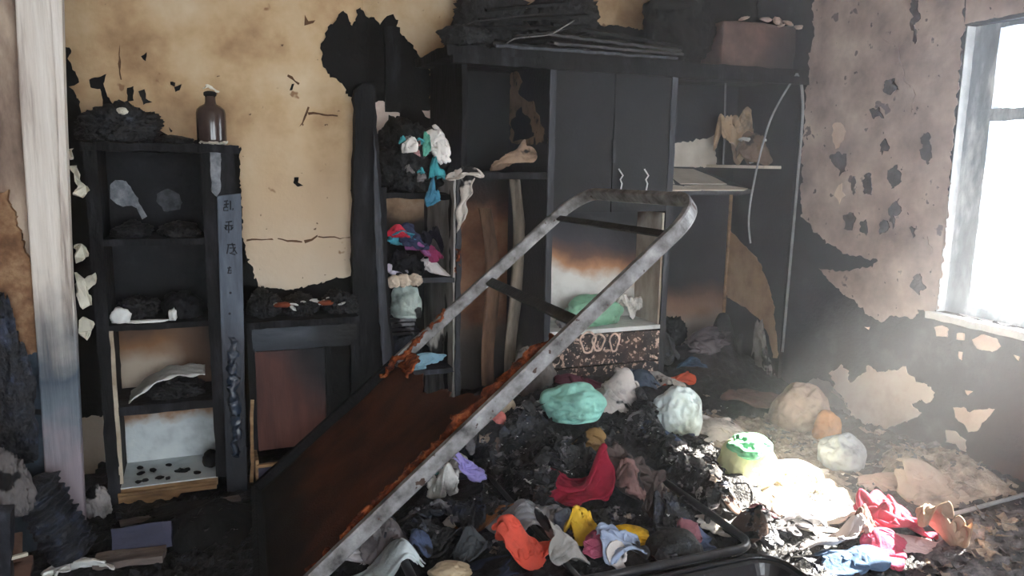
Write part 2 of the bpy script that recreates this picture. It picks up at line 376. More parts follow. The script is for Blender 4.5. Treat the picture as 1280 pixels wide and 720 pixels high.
for k, q in enumerate([[(1038, 195), (1048, 188), (1058, 194), (1056, 210), (1050, 220), (1044, 210)], [(1064, 222), (1070, 220), (1071, 240), (1066, 242)], [(1078, 218), (1090, 217), (1090, 242), (1079, 243)],
          [(1105, 102), (1118, 97), (1124, 112), (1116, 116), (1106, 113)], [(1150, 172), (1160, 166), (1166, 188), (1160, 206), (1152, 200)], [(1100, 180), (1108, 172), (1112, 182), (1104, 196)],
          [(1088, 138), (1100, 136), (1104, 146), (1092, 150)], [(1108, 215), (1122, 205), (1126, 226), (1114, 236)], [(1112, 262), (1124, 248), (1126, 262), (1116, 286)], [(1098, 276), (1112, 274), (1114, 288), (1100, 290)],
          [(1076, 278), (1083, 276), (1084, 292), (1077, 290)], [(1056, 270), (1064, 266), (1072, 272), (1064, 286), (1056, 284)], [(1140, 348), (1152, 342), (1157, 360), (1148, 368), (1140, 360)], [(1140, 0), (1147, 0), (1146, 54), (1140, 54)],
          [(1138, 282), (1146, 286), (1142, 296)]]):
    patch('blister', wall_right, 'right', XR-.004, q, BLOT, t=.003, step=2, amp=2.4, seed=k+80)
for k, q in enumerate([[(1040, 158), (1046, 152), (1058, 156), (1056, 176), (1046, 184), (1041, 176)], [(1044, 244), (1052, 230), (1056, 244), (1050, 254)], [(1090, 56), (1100, 46), (1122, 60), (1132, 100), (1146, 120), (1138, 140), (1126, 120), (1112, 96), (1096, 84)], [(1148, 300), (1160, 296), (1166, 318), (1150, 322)]]):
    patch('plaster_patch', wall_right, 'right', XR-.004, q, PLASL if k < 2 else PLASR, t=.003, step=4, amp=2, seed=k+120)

# ================================================================== left return: pale board
BOARD = mat('scorched_white_board', [(.30, (86, 74, 68)), (.40, (178, 166, 156)), (.5, (220, 212, 202)), (.7, (236, 230, 222))], 20, stretch=(1, 1, .07), rough=.7, bump=.4,
            burn=((0, 0, -1.6), 1.55, .6, 7, [(.35, (74, 86, 98)), (.6, (106, 116, 126)), (.85, (142, 132, 140))]))
jr = thing('door_jamb', 'pale whitish streaked wooden jamb scorched grey lower down beside black bookcase', 'door jamb', onY(85, 690, 3.0))
link('jamb_board', MB().plate([onY(x, y, 3.03) for x, y in [(20, -60), (79, -60), (84, 120), (93, 355), (97, 400), (110, 680), (111, 690), (65, 690), (54, 500), (40, 300), (28, 120)]], (0, -1, 0), .05), BOARD, jr, bevel=.006)
link('jamb_edge', MB().plate([onY(x, y, 2.98) for x, y in [(60, -60), (76, -60), (81, 120), (89, 340), (92, 420), (80, 360), (72, 120)]], (0, -1, 0), .012), BOARD, jr)
DARKP = mat('grey_blue_panel', [(.3, (40, 50, 60)), (.6, (64, 76, 88)), (.75, (90, 100, 110))], 8, rough=.7)
o = link('wainscot_panel', MB().plate([onY(x, y, 3.03) for x, y in [(-60, 395), (58, 400), (64, 705), (-60, 705)]], (0, -1, 0), .02), DARKP, wall_stub)
link('wainscot_seam', MB().plate([onY(x, y, 3.01) for x, y in [(-60, 505), (58, 512), (58, 518), (-60, 511)]], (0, -1, 0), .01), SOOT, wall_stub)
BRN = mat('brown_burnt_plaster', [(.3, (70, 48, 36)), (.5, (134, 100, 74)), (.7, (190, 160, 126))], 9, rough=.9, bump=.6)
patch('plaster_patch', wall_stub, 'back', 3.03, [(-60, 250), (10, 240), (40, 330), (56, 380), (52, 436), (36, 442), (28, 430), (18, 400), (4, 396), (-60, 400)], BRN, t=.026, seed=30)
# cream peeling chips beside the jamb
FLAKE = mat('cream_flake', [(.3, (190, 186, 170)), (.6, (224, 220, 206))], 9, rough=.8)
for k, q in enumerate([[(88, 208), (95, 206), (102, 226), (112, 238), (104, 248), (92, 244), (96, 232)], [(93, 306), (104, 304), (112, 318), (103, 326), (94, 330)], [(94, 340), (106, 350), (119, 342), (121, 352), (110, 362), (116, 380), (104, 386), (96, 370)], [(98, 400), (108, 396), (118, 406), (110, 424), (99, 420)], [(86, 188), (92, 186), (91, 200), (87, 200)]]):
    P = [onY(x, y, 3.12+.02*k) for x, y in ragged(q, 3, 1.2, k+150)]
    for j, p in enumerate(P): p[1] += .02*math.sin(j*1.3)
    o = link('paint_flake', MB().plate(P, (.2, -.95, .2), .004), FLAKE, wall_stub)

# ================================================================== bed panel leaning in the middle
Ab, Bb = np.array([.138, 3.262, .05]), np.array([.095, 2.239, .05]); At, Bt = np.array([1.617, 3.239, 1.298]), np.array([1.575, 2.205, 1.32])
def bedp(s, t, n=0.):
    """s along the rails, t from the far rail (0) to the near rail (1), n off the panel"""
    p = Ab*(1-s)*(1-t)+Bb*(1-s)*t+At*s*(1-t)+Bt*s*t
    return p+n*np.array([-.645, 0, .764])
METAL = mat('scorched_steel', [(.28, (44, 42, 42)), (.42, (108, 106, 106)), (.6, (148, 148, 150)), (.75, (182, 182, 182))], 16, rough=.5, bump=.25, metallic=.2, spec=.5, spots=[(26, .66, (64, 44, 34))])
METALD = mat('blackened_steel', [(.3, (20, 20, 22)), (.55, (46, 44, 44)), (.75, (84, 80, 78))], 16, rough=.55, bump=.3, metallic=.3, spec=.5)
RUST = mat('rusted_sheet', [(.3, (48, 27, 20)), (.5, (76, 43, 31)), (.64, (92, 52, 36)), (.8, (116, 68, 44))], 5, detail=8, rough=.8, bump=.3, bscale=140,
           burn=((-2.2, .2, 0), .12, .5, 4, [(.05, (34, 20, 14)), (.4, (12, 11, 11))]))
RUSTO = mat('orange_rust', [(.3, (46, 22, 14)), (.46, (104, 48, 25)), (.58, (158, 82, 44)), (.75, (206, 146, 94))], 30, detail=9, rough=.9, bump=1.0, bscale=120)
bed = thing('folding_bed', 'toppled steel bed base with rust-brown sheet and bare rounded end frame, leaning upward', 'bed frame', (.1, 2.75, 0))
rc = .16
def rr_path():
    pts = [bedp(s, 1) for s in np.linspace(0, 1-rc/1.94, 10)]
    for k in range(1, 9):
        a = k/9*math.pi/2; pts.append(bedp(1-(rc-rc*math.sin(a))/1.94, 1-(rc-rc*math.cos(a))/1.035))
    pts += [bedp(1, t) for t in np.linspace(1-rc/1.035, rc/1.035, 5)]
    for k in range(1, 9):
        a = k/9*math.pi/2; pts.append(bedp(1-(rc-rc*math.cos(a))/1.94, (rc-rc*math.sin(a))/1.035))
    pts += [bedp(s, 0) for s in np.linspace(1-rc/1.94, .40, 8)]
    return pts
link('rail_frame', MB().tube(rr_path(), 0, rect=(.026, .014), upv=(-.645, 0, .764)), METAL, bed, smooth=False)
link('charred_rail', MB().tube([bedp(.41, 0), bedp(.2, 0), bedp(0, 0)], 0, rect=(.026, .014), upv=(-.645, 0, .764)), SOOT, bed)
link('foot_bar', MB().tube([bedp(0, 0), bedp(0, .5), bedp(0, 1)], 0, rect=(.024, .013), upv=(-.645, 0, .764)), SOOT, bed)
link('cross_bar', MB().tube([bedp(.69, 0.0, -.012), bedp(.69, 1, -.012)], 0, rect=(.008, .021), upv=(-.645, 0, .764)), METALD, bed)
link('cross_bar', MB().tube([bedp(.915, 0.0, -.01), bedp(.915, 1, -.01)], 0, rect=(.006, .014), upv=(-.645, 0, .764)), METALD, bed)
# rust sheet with a torn upper edge
NS, NT = 70, 44; V = []; Fc = []
tt = np.linspace(.015, .985, NT+1); top = .435+.03*fbm(np.column_stack([tt*9, tt*0, tt*0+2]), 3)+.10*np.clip((tt-.35)/.65, 0, 1)**1.2-.015*np.sin(tt*3.1)
for i in range(NS+1):
    for j in range(NT+1):
        s = .004+(top[j]-.004)*i/NS; t = tt[j]
        V.append(bedp(s, t, -.012-.035*math.sin(math.pi*t)*min(1, s*3+.3)))
V = np.array(V); V[:, 2] += .006*fbm(V*4+3, 3)
for i in range(NS):
    for j in range(NT): a = i*(NT+1)+j; Fc.append((a, a+1, a+NT+2, a+NT+1))
o = link('rust_sheet', MB().add(V, Fc), RUST, bed, smooth=True)
so = o.modifiers.new('thick', 'SOLIDIFY'); so.thickness = .004
# crusts of orange rust along the rails and at the torn edge
def crust(path, r, seed, n=60):
    P = np.array(path); q = np.linspace(0, len(P)-1, n); P = np.column_stack([np.interp(q, range(len(P)), P[:, k]) for k in range(3)])
    m = MB().tube(P, r*(.55+.45*np.sin(np.linspace(0, math.pi, n))), 8); A = np.array(m.v); A += .02*np.stack([fbm(A*24+seed+k*9, 3) for k in range(3)], 1); m.v = [tuple(p) for p in A]; return m
link('rust_crust', crust([bedp(.22, .95, .0), bedp(.45, .935, .0), bedp(.64, .96, .01)], .03, 1, 90), RUSTO, bed, smooth=True)
link('rust_crust', crust([bedp(.10, .955, .005), bedp(.3, .95, .005)], .016, 2), RUSTO, bed, smooth=True)
link('rust_crust', crust([bedp(.36, .03, .0), bedp(.45, .02, .016), bedp(.565, .0, .02)], .014, 3), RUSTO, bed, smooth=True)
m = MB()
V = []; Fc = []
for i in range(13):
    for j in range(25):
        V.append(bedp(.405+.045*i/12, .02+.22*j/24*(1-.4*i/12), -.005+.004*math.sin(i)))
V = np.array(V)+.01*np.stack([fbm(np.array(V)*22+k*7, 2) for k in range(3)], 1)
for i in range(12):
    for j in range(24): a = i*25+j; Fc.append((a, a+1, a+26, a+25))
o = link('rust_crust', MB().add(V, Fc), RUSTO, bed, smooth=True); so = o.modifiers.new('thick', 'SOLIDIFY'); so.thickness = .008

# ================================================================== debris height
def Hf(x, y):
    x = np.asarray(x, float); y = np.asarray(y, float)
    def g(cx, cy, sx, sy, h): return h*np.exp(-((x-cx)/sx)**2-((y-cy)/sy)**2)
    return (.035+g(1.95, 3.55, .55, .32, .23)+g(1.4, 3.25, .5, .35, .16)+g(1.75, 3.0, .4, .35, .08)+g(1.35, 2.6, .6, .5, .06)+g(2.95, 4.1, .45, .35, .24)+g(3.1, 2.35, .25, .3, .05)+g(1.0, 2.05, .5, .3, .05)
            - .03*np.exp(-((x+.05)/.45)**2-((y-2.6)/.8)**2))
def hit(px, py, lift=0.):
    d = ray(px, py); t = .8
    while t < 7:
        p = CAMP+d*t
        if p[2] <= Hf(p[0], p[1])+lift: return p, t
        t += .006
    return CAMP+d*7, 7
# the rough ash bed: uncountable
def groundmesh(x0, x1, y0, y1, res, amp, fr, seed, off=0, edge=True):
    nx = int((x1-x0)/res); ny = int((y1-y0)/res); X, Y = np.meshgrid(np.linspace(x0, x1, nx+1), np.linspace(y0, y1, ny+1))
    P = np.column_stack([X.ravel(), Y.ravel(), np.full(X.size, seed)]); Z = Hf(P[:, 0], P[:, 1])+off
    w = P*np.array([fr, fr, 1]); w[:, :2] += .6*np.column_stack([perlin(P*7+5), perlin(P*7+9)])
    Z = Z+amp*ridge(w, 4)
    if edge:
        e = np.minimum.reduce([(P[:, 0]-x0)/.15, (x1-P[:, 0])/.15, (P[:, 1]-y0)/.15, (y1-P[:, 1])/.15]).clip(0, 1)
        Z = Z*e+(1-e)*(-.01)
    V = np.column_stack([P[:, 0], P[:, 1], Z]); i = np.arange(nx*ny); r = i//nx; c = i % nx; a = r*(nx+1)+c
    Q = np.column_stack([a, a+1, a+nx+2, a+nx+1]); c = V[a]
    ok = ~(((c[:, 0] < .70) & (c[:, 1] > 3.79)) | ((c[:, 0] < -.53) & (c[:, 1] > 3.02)))
    return MB().add(V, Q[ok])
g = link('burnt_debris', groundmesh(-1.38, 3.35, .9, 4.4, .0165, .03, 13, 1, edge=False), ASH, smooth=True)
tag(g, 'layer of black charred debris and ash covering the floor', 'debris', kind='stuff')
def ashpatch(name, cx, cy, rx, ry, m, label, seed, h=.03):
    nr, ns = 40, 120; V = []; Fc = []
    th = np.arange(ns)/ns*2*math.pi; Rb = 1+.35*fbm(np.column_stack([np.cos(th)*1.5+seed, np.sin(th)*1.5, th*0]), 3)
    for i in range(nr+1):
        r = i/nr; x = cx+rx*r*Rb*np.cos(th); y = cy+ry*r*Rb*np.sin(th)
        P = np.column_stack([x*15, y*15, th*0+seed])
        z = Hf(x, y)+h*(1-r**3)+.03*ridge(P, 4)*(1-r**4)-(.03 if i == nr else 0)
        V += list(zip(x, y, z))
    for i in range(nr):
        for k in range(ns): a = i*ns+k; b = i*ns+(k+1) % ns; Fc.append((a, b, b+ns, a+ns))
    return tag(link(name, MB().add(V, Fc), m, smooth=True), label, 'ash', kind='stuff')
ashpatch('pale_ash_litter', 2.62, 3.0, .42, .42, ASHP, 'pale beige ash and litter spread before the wardrobe foot', 3)
ashpatch('pale_ash_litter', 2.35, 2.62, .40, .30, ASHP, 'sunlit pale ash and paper litter on the floor', 8)
ashpatch('grey_ash_litter', 2.85, 1.75, .55, .33, ASHG, 'grey fibrous ash spread under the window', 5)
ashpatch('pale_ash_litter', 3.02, 2.38, .24, .30, ASHP, 'heap of pale crumbled plaster at the foot of window wall', 11, h=.07)
# ================================================================== bookcase
FB = 3.33; BB = 3.63
bk = thing('bookcase', 'tall charred black open bookcase with whitish lower compartments', 'bookcase', (-.16, FB+.15, 0))
BACKD = mat('black_backboard', [(.3, (15, 16, 19)), (.6, (26, 27, 31)), (.8, (44, 46, 51))], 7, rough=.75, bump=.3, spec=.2)
BACK3 = mat('smoked_backboard', [(.3, (120, 104, 92)), (.6, (172, 158, 142))], 6, rough=.7, bump=.15,
            burn=[((.0, 0, 2.2), -1.28, .25, 7, [(.02, (132, 96, 66)), (.16, (84, 64, 54)), (.4, (52, 46, 46))]), ((2.2, 0, .6), .05, .2, 7, [(.02, (110, 84, 66)), (.4, (54, 47, 46))])])
BACK4 = mat('whitish_backboard', [(.3, (170, 178, 182)), (.5, (200, 208, 210)), (.7, (214, 220, 220))], 9, rough=.7, bump=.15,
            burn=((0, 0, 4.0), -1.12, .9, 9, [(.05, (150, 120, 96)), (.2, (100, 72, 56)), (.42, (62, 50, 46))]))
ROUGHW = mat('pale_scorched_wood', [(.3, (84, 62, 44)), (.5, (142, 112, 80)), (.7, (176, 146, 110))], 12, stretch=(.3, 1, 1), rough=.75, bump=.4)
link('side_panel', MB().rbox((-.43, FB, 0), (-.385, BB, 1.47), .05, .005, 14, 1), CHAR, bk)
link('side_panel', MB().rbox((.07, FB, 0), (.105, BB, 1.47), .05, .005, 14, 2), CHAR, bk)
link('stile', MB().rbox((-.02, FB-.005, .1), (.105, FB+.018, 1.46), .04, .004, 16, 3), CHAR, bk)
link('top_board', MB().rbox((-.44, FB-.015, 1.455), (.125, BB, 1.485), .03, .006, 16, 4), CHAR, bk)
for k, (z, th, m) in enumerate(((.095, .03, ROUGHW), (.44, .035, CHAR), (.775, .022, CHAR), (1.115, .025, CHAR))):
    link('shelf', MB().rbox((-.385, FB+.004, z-th), (-.015, BB, z), .04, .003, 16, 5+k), m, bk)
link('back_panel', MB().box((-.385, BB-.012, 1.115), (.07, BB, 1.46)), BACKD, bk)
link('back_panel', MB().box((-.385, BB-.012, .775), (.07, BB, 1.115)), BACKD, bk)
tag(link('back_panel', MB().box((-.385, BB-.012, .44), (.07, BB, .775)), BACK3, bk), 'smoke-browned backboard fading to beige')
tag(link('back_panel', MB().box((-.385, BB-.012, .095), (.07, BB, .44)), BACK4, bk), 'whitish backboard smoked brown at the top')
link('inner_edge', MB().rbox((-.386, FB+.0, .12), (-.372, FB+.02, .755), .05, .002, 16, 7), mat('pale_edge', [(.3, (150, 130, 108)), (.7, (200, 190, 172))], 10, rough=.8), bk)
tag(link('bottom_lining', MB().box((-.385, FB+.006, .095), (-.015, BB-.012, .1)), BACK4, bk), 'whitish lining of the lowest shelf')
# carved skirt
sk = [(-.395, .068), (-.02, .072), (-.02, .05), (-.16, .05), (-.175, .03), (-.2, .03), (-.215, .015), (-.25, .022), (-.28, .008), (-.31, .015), (-.33, -.0), (-.395, .0)]
tag(link('skirt', MB().plate([(x, FB+.012, z) for x, z in sk], (0, -1, 0), .02), ROUGHW, bk, bevel=.003), 'carved bare wooden skirt board')
tag(link('skirt_moulding', MB().tube([(-.395, FB-.006, .075), (-.2, FB-.006, .077), (-.02, FB-.006, .077)], .009, 8), ROUGHW, bk), 'bare wood moulding')
GREYP = mat('peeled_grey', [(.3, (78, 82, 88)), (.5, (118, 122, 128)), (.7, (150, 154, 158))], 24, rough=.7, bump=.5)
patch('peeled_strip', bk, 'back', FB-.006, [(262, 184), (276, 184), (276, 240), (270, 246), (264, 240)], GREYP, t=.004, step=4, amp=.8, seed=71)
patch('ash_smear', bk, 'back', BB-.012, [(136, 232), (145, 224), (158, 226), (168, 240), (175, 256), (184, 270), (178, 272), (166, 256), (150, 258), (138, 250)], GREYP, t=.003, step=4, amp=1.5, seed=72)
GREYD = mat('dark_smear', [(.3, (40, 42, 46)), (.7, (82, 84, 90))], 24, rough=.7, bump=.5)
patch('ash_smear', bk, 'back', BB-.012, [(196, 242), (210, 236), (224, 242), (226, 262), (206, 264), (196, 254)], GREYD, t=.003, step=4, amp=1.5, seed=73)
# leaning plank with carved characters
PLK = mat('blue_grey_plank', [(.3, (52, 60, 72)), (.5, (80, 90, 104)), (.7, (110, 120, 132))], 14, stretch=(1, 1, .2), rough=.6, bump=.5, spec=.4,
          burn=((0, 0, -2.2), 1.65, .5, 14, [(.1, (60, 64, 74)), (.5, (22, 26, 34))]))
YP = 3.324
pk = thing('carved_plank', 'narrow blue-grey plank with dark carved characters, leaning on bookcase side', 'plank', onY(297, 616, YP))
pl = [onY(x, y, YP) for x, y in [(271, 245), (301, 241), (303, 330), (305, 420), (306, 500), (309, 600), (309, 616), (284, 616), (283, 600), (279, 500), (275, 380)]]
link('plank_body', MB().plate(pl, (0, -1, 0), .018), PLK, pk, bevel=.003)
INK = mat('carved_ink', [(.3, (14, 16, 22)), (.7, (36, 40, 50))], 30, rough=.8)
def strokes(cx, cy, sc, segs):
    m = MB()
    for seg in segs:
        m.tube([onY(cx+sc*x, cy+sc*y, YP-.018) for x, y in seg], .0024, 6)
    return m
GL = [[[(-5, -5), (0, -6)], [(-2, -5), (-2, 2)], [(-5, -1), (1, -2)], [(-5, 2), (-5, 6), (0, 6), (0, 2), (-5, 2)], [(3, -6), (3, 5), (6, 5), (6, 3)]],
      [[(-4, -6), (4, -7)], [(0, -7), (0, 7)], [(-5, -2), (5, -2)], [(-3, -2), (-3, 3), (3, 3), (3, -2)], [(-5, 0), (-3, 3)], [(5, 0), (3, 3)]],
      [[(-5, -5), (5, -5)], [(-3, -5), (-5, 6)], [(-2, -1), (3, -1), (2, 4), (0, 4)], [(1, -7), (3, 0), (7, 6)], [(5, -2), (2, 4)], [(-2, 5), (5, 7)]],
      [[(-4, -4), (3, -5)], [(0, -7), (-3, 6)], [(-3, 0), (3, 0), (3, 5), (-3, 5)]]]
for k, (cx, cy) in enumerate(((285, 257), (286, 284), (289, 311), (287, 338))):
    link('carved_character', strokes(cx, cy, 1.05 if k < 3 else .7, GL[k]), INK, pk)
for (cx, cy) in ((288, 366), (287, 392)):
    q = onY(cx, cy, YP-.018); link('nail_hole', MB().plate([q+np.array([.005*math.cos(A), 0, .005*math.sin(A)]) for A in np.linspace(0, 6.28, 11)[:-1]], (0, -1, 0), .003), INK, pk)
link('melted_drip', crust([onY(292, 420, YP-.02), onY(290, 470, YP-.025), onY(294, 520, YP-.02), onY(295, 570, YP-.02)], .022, 31), mat('melted_plastic', [(.3, (16, 22, 32)), (.6, (40, 52, 68)), (.8, (84, 98, 116))], 20, rough=.3, spec=.6), pk, smooth=True)
# ================================================================== lumps: cloth and bags
_ico = {}
def ico(n):
    if n not in _ico:
        b = bmesh.new(); bmesh.ops.create_icosphere(b, subdivisions=n, radius=1); b.verts.ensure_lookup_table()
        _ico[n] = (np.array([v.co[:] for v in b.verts]), [tuple(v.index for v in f.verts) for f in b.faces]); b.free()
    return _ico[n]
def blob(c, r, rz=0, fold=.12, fr=2.2, seed=0, sub=4, flat=.0, tilt=0, stretch=(1, 1, 1), fine=.0):
    V, Fc = ico(sub); rg = np.random.default_rng(int(seed*13+5)); Q, _ = np.linalg.qr(rg.normal(size=(3, 3)))
    P = (V@Q)*np.array([1.9, 1., .8])*np.array(stretch)*fr*1.25+seed*7.13
    P = P+.55*np.stack([perlin(P*.9+k*13) for k in range(3)], 1)
    n1 = perlin(P); n2 = perlin(P*2.1+4.4); n3 = perlin(P*4.3+8.1); n4 = perlin(P*8.7+2.2)
    fl = .62-1.5*np.abs(n1)+.62*(.5-1.5*np.abs(n2))+.40*(.5-1.5*np.abs(n3))+(.22*(.5-1.5*np.abs(n4)) if sub > 4 else 0)
    lo = perlin(V*1.25+seed*3.1)
    d = 1+(.16+fold*.5)*lo+fold*.95*fl+fine*perlin(V*14+seed)
    A = V*d[:, None]*np.array(r)
    if flat: A[:, 2] = np.where(A[:, 2] < -flat*r[2], -flat*r[2]+.15*(A[:, 2]+flat*r[2]), A[:, 2])
    ct, st = math.cos(tilt), math.sin(tilt); A = A@np.array([[ct, 0, -st], [0, 1, 0], [st, 0, ct]])
    cr, sr = math.cos(rz), math.sin(rz); A = A@np.array([[cr, sr, 0], [-sr, cr, 0], [0, 0, 1]])
    return MB().add(A+np.array(c), Fc)
# ------------------------------------------------------------------ small cloth solver: sheets and bags that buckle into folds
def sim_cloth(n, seed, conf=.72, dome=.45, steps=70, its=14, squash=.6):
    rg = np.random.default_rng(seed); g = np.linspace(-1, 1, n); U, Vv = np.meshgrid(g, g, indexing='ij'); d = g[1]-g[0]
    P = np.stack([U*squash, Vv*squash, .35+0*U], -1)
    P += .10*np.stack([fbm(np.column_stack([U.ravel()*1.7+seed, Vv.ravel()*1.7, U.ravel()*0+k*9]), 3).reshape(n, n) for k in range(3)], -1)*np.array([.6, .6, 1.6])
    P += rg.normal(0, .004, P.shape); vel = np.zeros_like(P)
    gs = [(rg.uniform(-.45, .45), rg.uniform(-.45, .45), rg.uniform(.3, .5), dome*rg.uniform(.3, .8)) for _ in range(5)]
    def col(x, y): return sum(h*np.exp(-((x-a)**2+(y-b)**2)/s**2) for a, b, s, h in gs)
    ph = rg.uniform(0, 6, 3)
    groups = []
    for ax in (0, 1):
        for st, k in ((1, .95), (2, .18), (4, .10)):
            for o in range(2*st):
                idx = np.arange(o, n-st, 2*st) if st == 1 else np.array([q for q in range(n-st) if (q//st) % 2 == (o//st) and q % st == o % st])
                if len(idx): groups.append((ax, st, idx, st*d, k))
    for it in range(steps):
        vel[..., 2] -= .010; Q = P+vel
        for j in range(its):
            for (ax, st, idx, L0, k) in groups:
                if st > 1 and j % 3: continue
                A = Q[idx] if ax == 0 else Q[:, idx]; B = Q[idx+st] if ax == 0 else Q[:, idx+st]
                D = B-A; l = np.sqrt((D*D).sum(-1, keepdims=True))+1e-9; c = D*((l-L0)/l*.5*k)
                if ax == 0: Q[idx] += c; Q[idx+st] -= c
                else: Q[:, idx] += c; Q[:, idx+st] -= c
            a = Q[:-1, :-1]; b = Q[1:, 1:]; D = b-a; l = np.sqrt((D*D).sum(-1, keepdims=True))+1e-9; c = D*((l-d*1.414)/l*.12); Q[:-1, :-1] += c; Q[1:, 1:] -= c
            r = np.hypot(Q[..., 0], Q[..., 1]); th = np.arctan2(Q[..., 1], Q[..., 0]); R = conf*(1+.16*np.sin(2*th+ph[0])+.10*np.sin(3*th+ph[1])+.06*np.sin(7*th+ph[2]))
            f = np.minimum(1, R/(r+1e-9)); f = 1-(1-f)*.5; Q[..., 0] *= f; Q[..., 1] *= f
            h = col(Q[..., 0], Q[..., 1]); m = Q[..., 2] < h; Q[..., 2] = np.where(m, h, Q[..., 2])
        vel = (Q-P)*.90; vel[m] *= .4; P = Q
    P[..., 2] -= P[..., 2].min(); P[..., :2] /= np.abs(P[..., :2]).max(axis=(0, 1)); P[..., 2] /= P[..., 2].max()
    a = np.arange((n-1)*(n-1)); i, j = a//(n-1), a % (n-1); q = i*n+j
    return P.reshape(-1, 3), np.column_stack([q, q+n, q+n+1, q+1])
def sim_bag(sub, seed, slack=1.22, its=260, inner=.80):
    V, Fc = ico(sub); rg = np.random.default_rng(seed); E = set()
    for f in Fc:
        for k in range(3): E.add((min(f[k], f[(k+1) % 3]), max(f[k], f[(k+1) % 3])))
    E = np.array(sorted(E)); a, b = E[:, 0], E[:, 1]; n = len(V)
    shp = 1+.16*perlin(V*1.4+seed*2.3)
    P = V*shp[:, None]*np.array([1, 1, .9]); L0 = np.linalg.norm(P[a]-P[b], axis=1)*slack
    P = P*(1+.05*fbm(V*3.1+seed, 4))[:, None]; cnt = np.bincount(a, minlength=n)+np.bincount(b, minlength=n)
    for it in range(its):
        D = P[b]-P[a]; l = np.linalg.norm(D, axis=1); c = D*((l-L0)/l*.5)[:, None]
        C = np.stack([np.bincount(a, c[:, k], n)-np.bincount(b, c[:, k], n) for k in range(3)], 1)/cnt[:, None]*1.6
        # bending: pull towards neighbours' mean now and then
        P = P+C
        if it % 2 == 0 and it < its*.85:
            M = np.stack([np.bincount(a, P[b, k], n)+np.bincount(b, P[a, k], n) for k in range(3)], 1)/cnt[:, None]; P = P+.22*(M-P)
        r = np.linalg.norm(P, axis=1); hi = shp*1.03; lo = shp*inner
        P *= (np.clip(r, lo, hi)/r)[:, None]
        P[:, 2] = np.maximum(P[:, 2], -.62)
    P[:, 2] -= P[:, 2].min(); P[:, :2] /= np.abs(P[:, :2]).max(0); P[:, 2] /= P[:, 2].max()
    return P, Fc
PC = [sim_cloth(46, 11+k, conf=(.62, .52, .58, .7, .48, .55, .66, .5, .6)[k], dome=(.3, .4, .25, .2, .45, .3, .35, .25, .4)[k], steps=52, squash=.55) for k in range(9)]
PS = [sim_cloth(22, 31+k, conf=.55, dome=.3, steps=40, squash=.55) for k in range(4)]
PB = [sim_bag(5, 51+k, slack=(1.13, 1.15, 1.17, 1.12, 1.16)[k], inner=.76) for k in range(5)]
def put(proto, c, size, rz, seed, ground=None, tuck_z=None):
    """a solved sheet or bag, scaled to size, its foot at c"""
    V, Fc = proto; A = V.copy()
    if seed % 2: A[:, 0] *= -1
    q = seed*1.9; cr, sr = math.cos(q), math.sin(q); A[:, :2] = A[:, :2]@np.array([[cr, sr], [-sr, cr]]); A[:, :2] /= np.abs(A[:, :2]).max(0)
    A = A*np.array(size); cr, sr = math.cos(rz), math.sin(rz); A[:, :2] = A[:, :2]@np.array([[cr, sr], [-sr, cr]])
    A = A+np.array(c)
    if ground is not None: A[:, 2] += ground(A[:, 0], A[:, 1])
    if tuck_z: A = tuck(A, tuck_z)
    return MB().add(A, Fc)
BAGGY = ('bag', 'sack', 'container', 'hat', 'pouch', 'lump', 'wad', 'chip', 'bundle')
def dress(o, fine=True):
    if fine:
        m = o.modifiers.new('smooth', 'SUBSURF'); m.levels = 1; m.render_levels = 1
    so = o.modifiers.new('thick', 'SOLIDIFY'); so.thickness = .003
    return o
def heap(cx, cy, rx, ry, h, rz=0, fold=.03, fr=6, seed=0, aniso=2.5, base=None, rag=.25, nr=34, ns=92):
    th = np.arange(ns)/ns*2*math.pi; Rb = 1+rag*fbm(np.column_stack([np.cos(th)*1.6+seed*1.7, np.sin(th)*1.6, th*0+seed]), 4)
    cr, sr = math.cos(rz), math.sin(rz); V = []; fa = seed*1.3
    for i in range(nr+1):
        r = i/nr; u = rx*r*Rb*np.cos(th); v = ry*r*Rb*np.sin(th)
        a = u*math.cos(fa)+v*math.sin(fa); b = -u*math.sin(fa)+v*math.cos(fa)
        P = np.column_stack([a*fr*aniso, b*fr, th*0+seed*5.1]); P += .5*np.stack([perlin(P*.6+k*9+seed) for k in range(3)], 1)
        x = cx+u*cr-v*sr; y = cy+u*sr+v*cr
        x = x+.3*fold*perlin(P+31); y = y+.3*fold*perlin(P+57)
        zb = Hf(x, y) if base is None else np.full(ns, base)
        z = zb+h*(1-r**2.4)*(1+.3*perlin(np.column_stack([u*5+seed, v*5, th*0])))+fold*ridge(P, 3)*(1-r**8)+.006
        if i == nr: z = zb-.01
        V += list(zip(x, y, z))
    Fc = []
    for i in range(nr):
        for k in range(ns): a = i*ns+k; b = i*ns+(k+1) % ns; Fc.append((a, b, b+ns, a+ns))
    return MB().add(V, Fc)
SEED = [0]; GARM = []
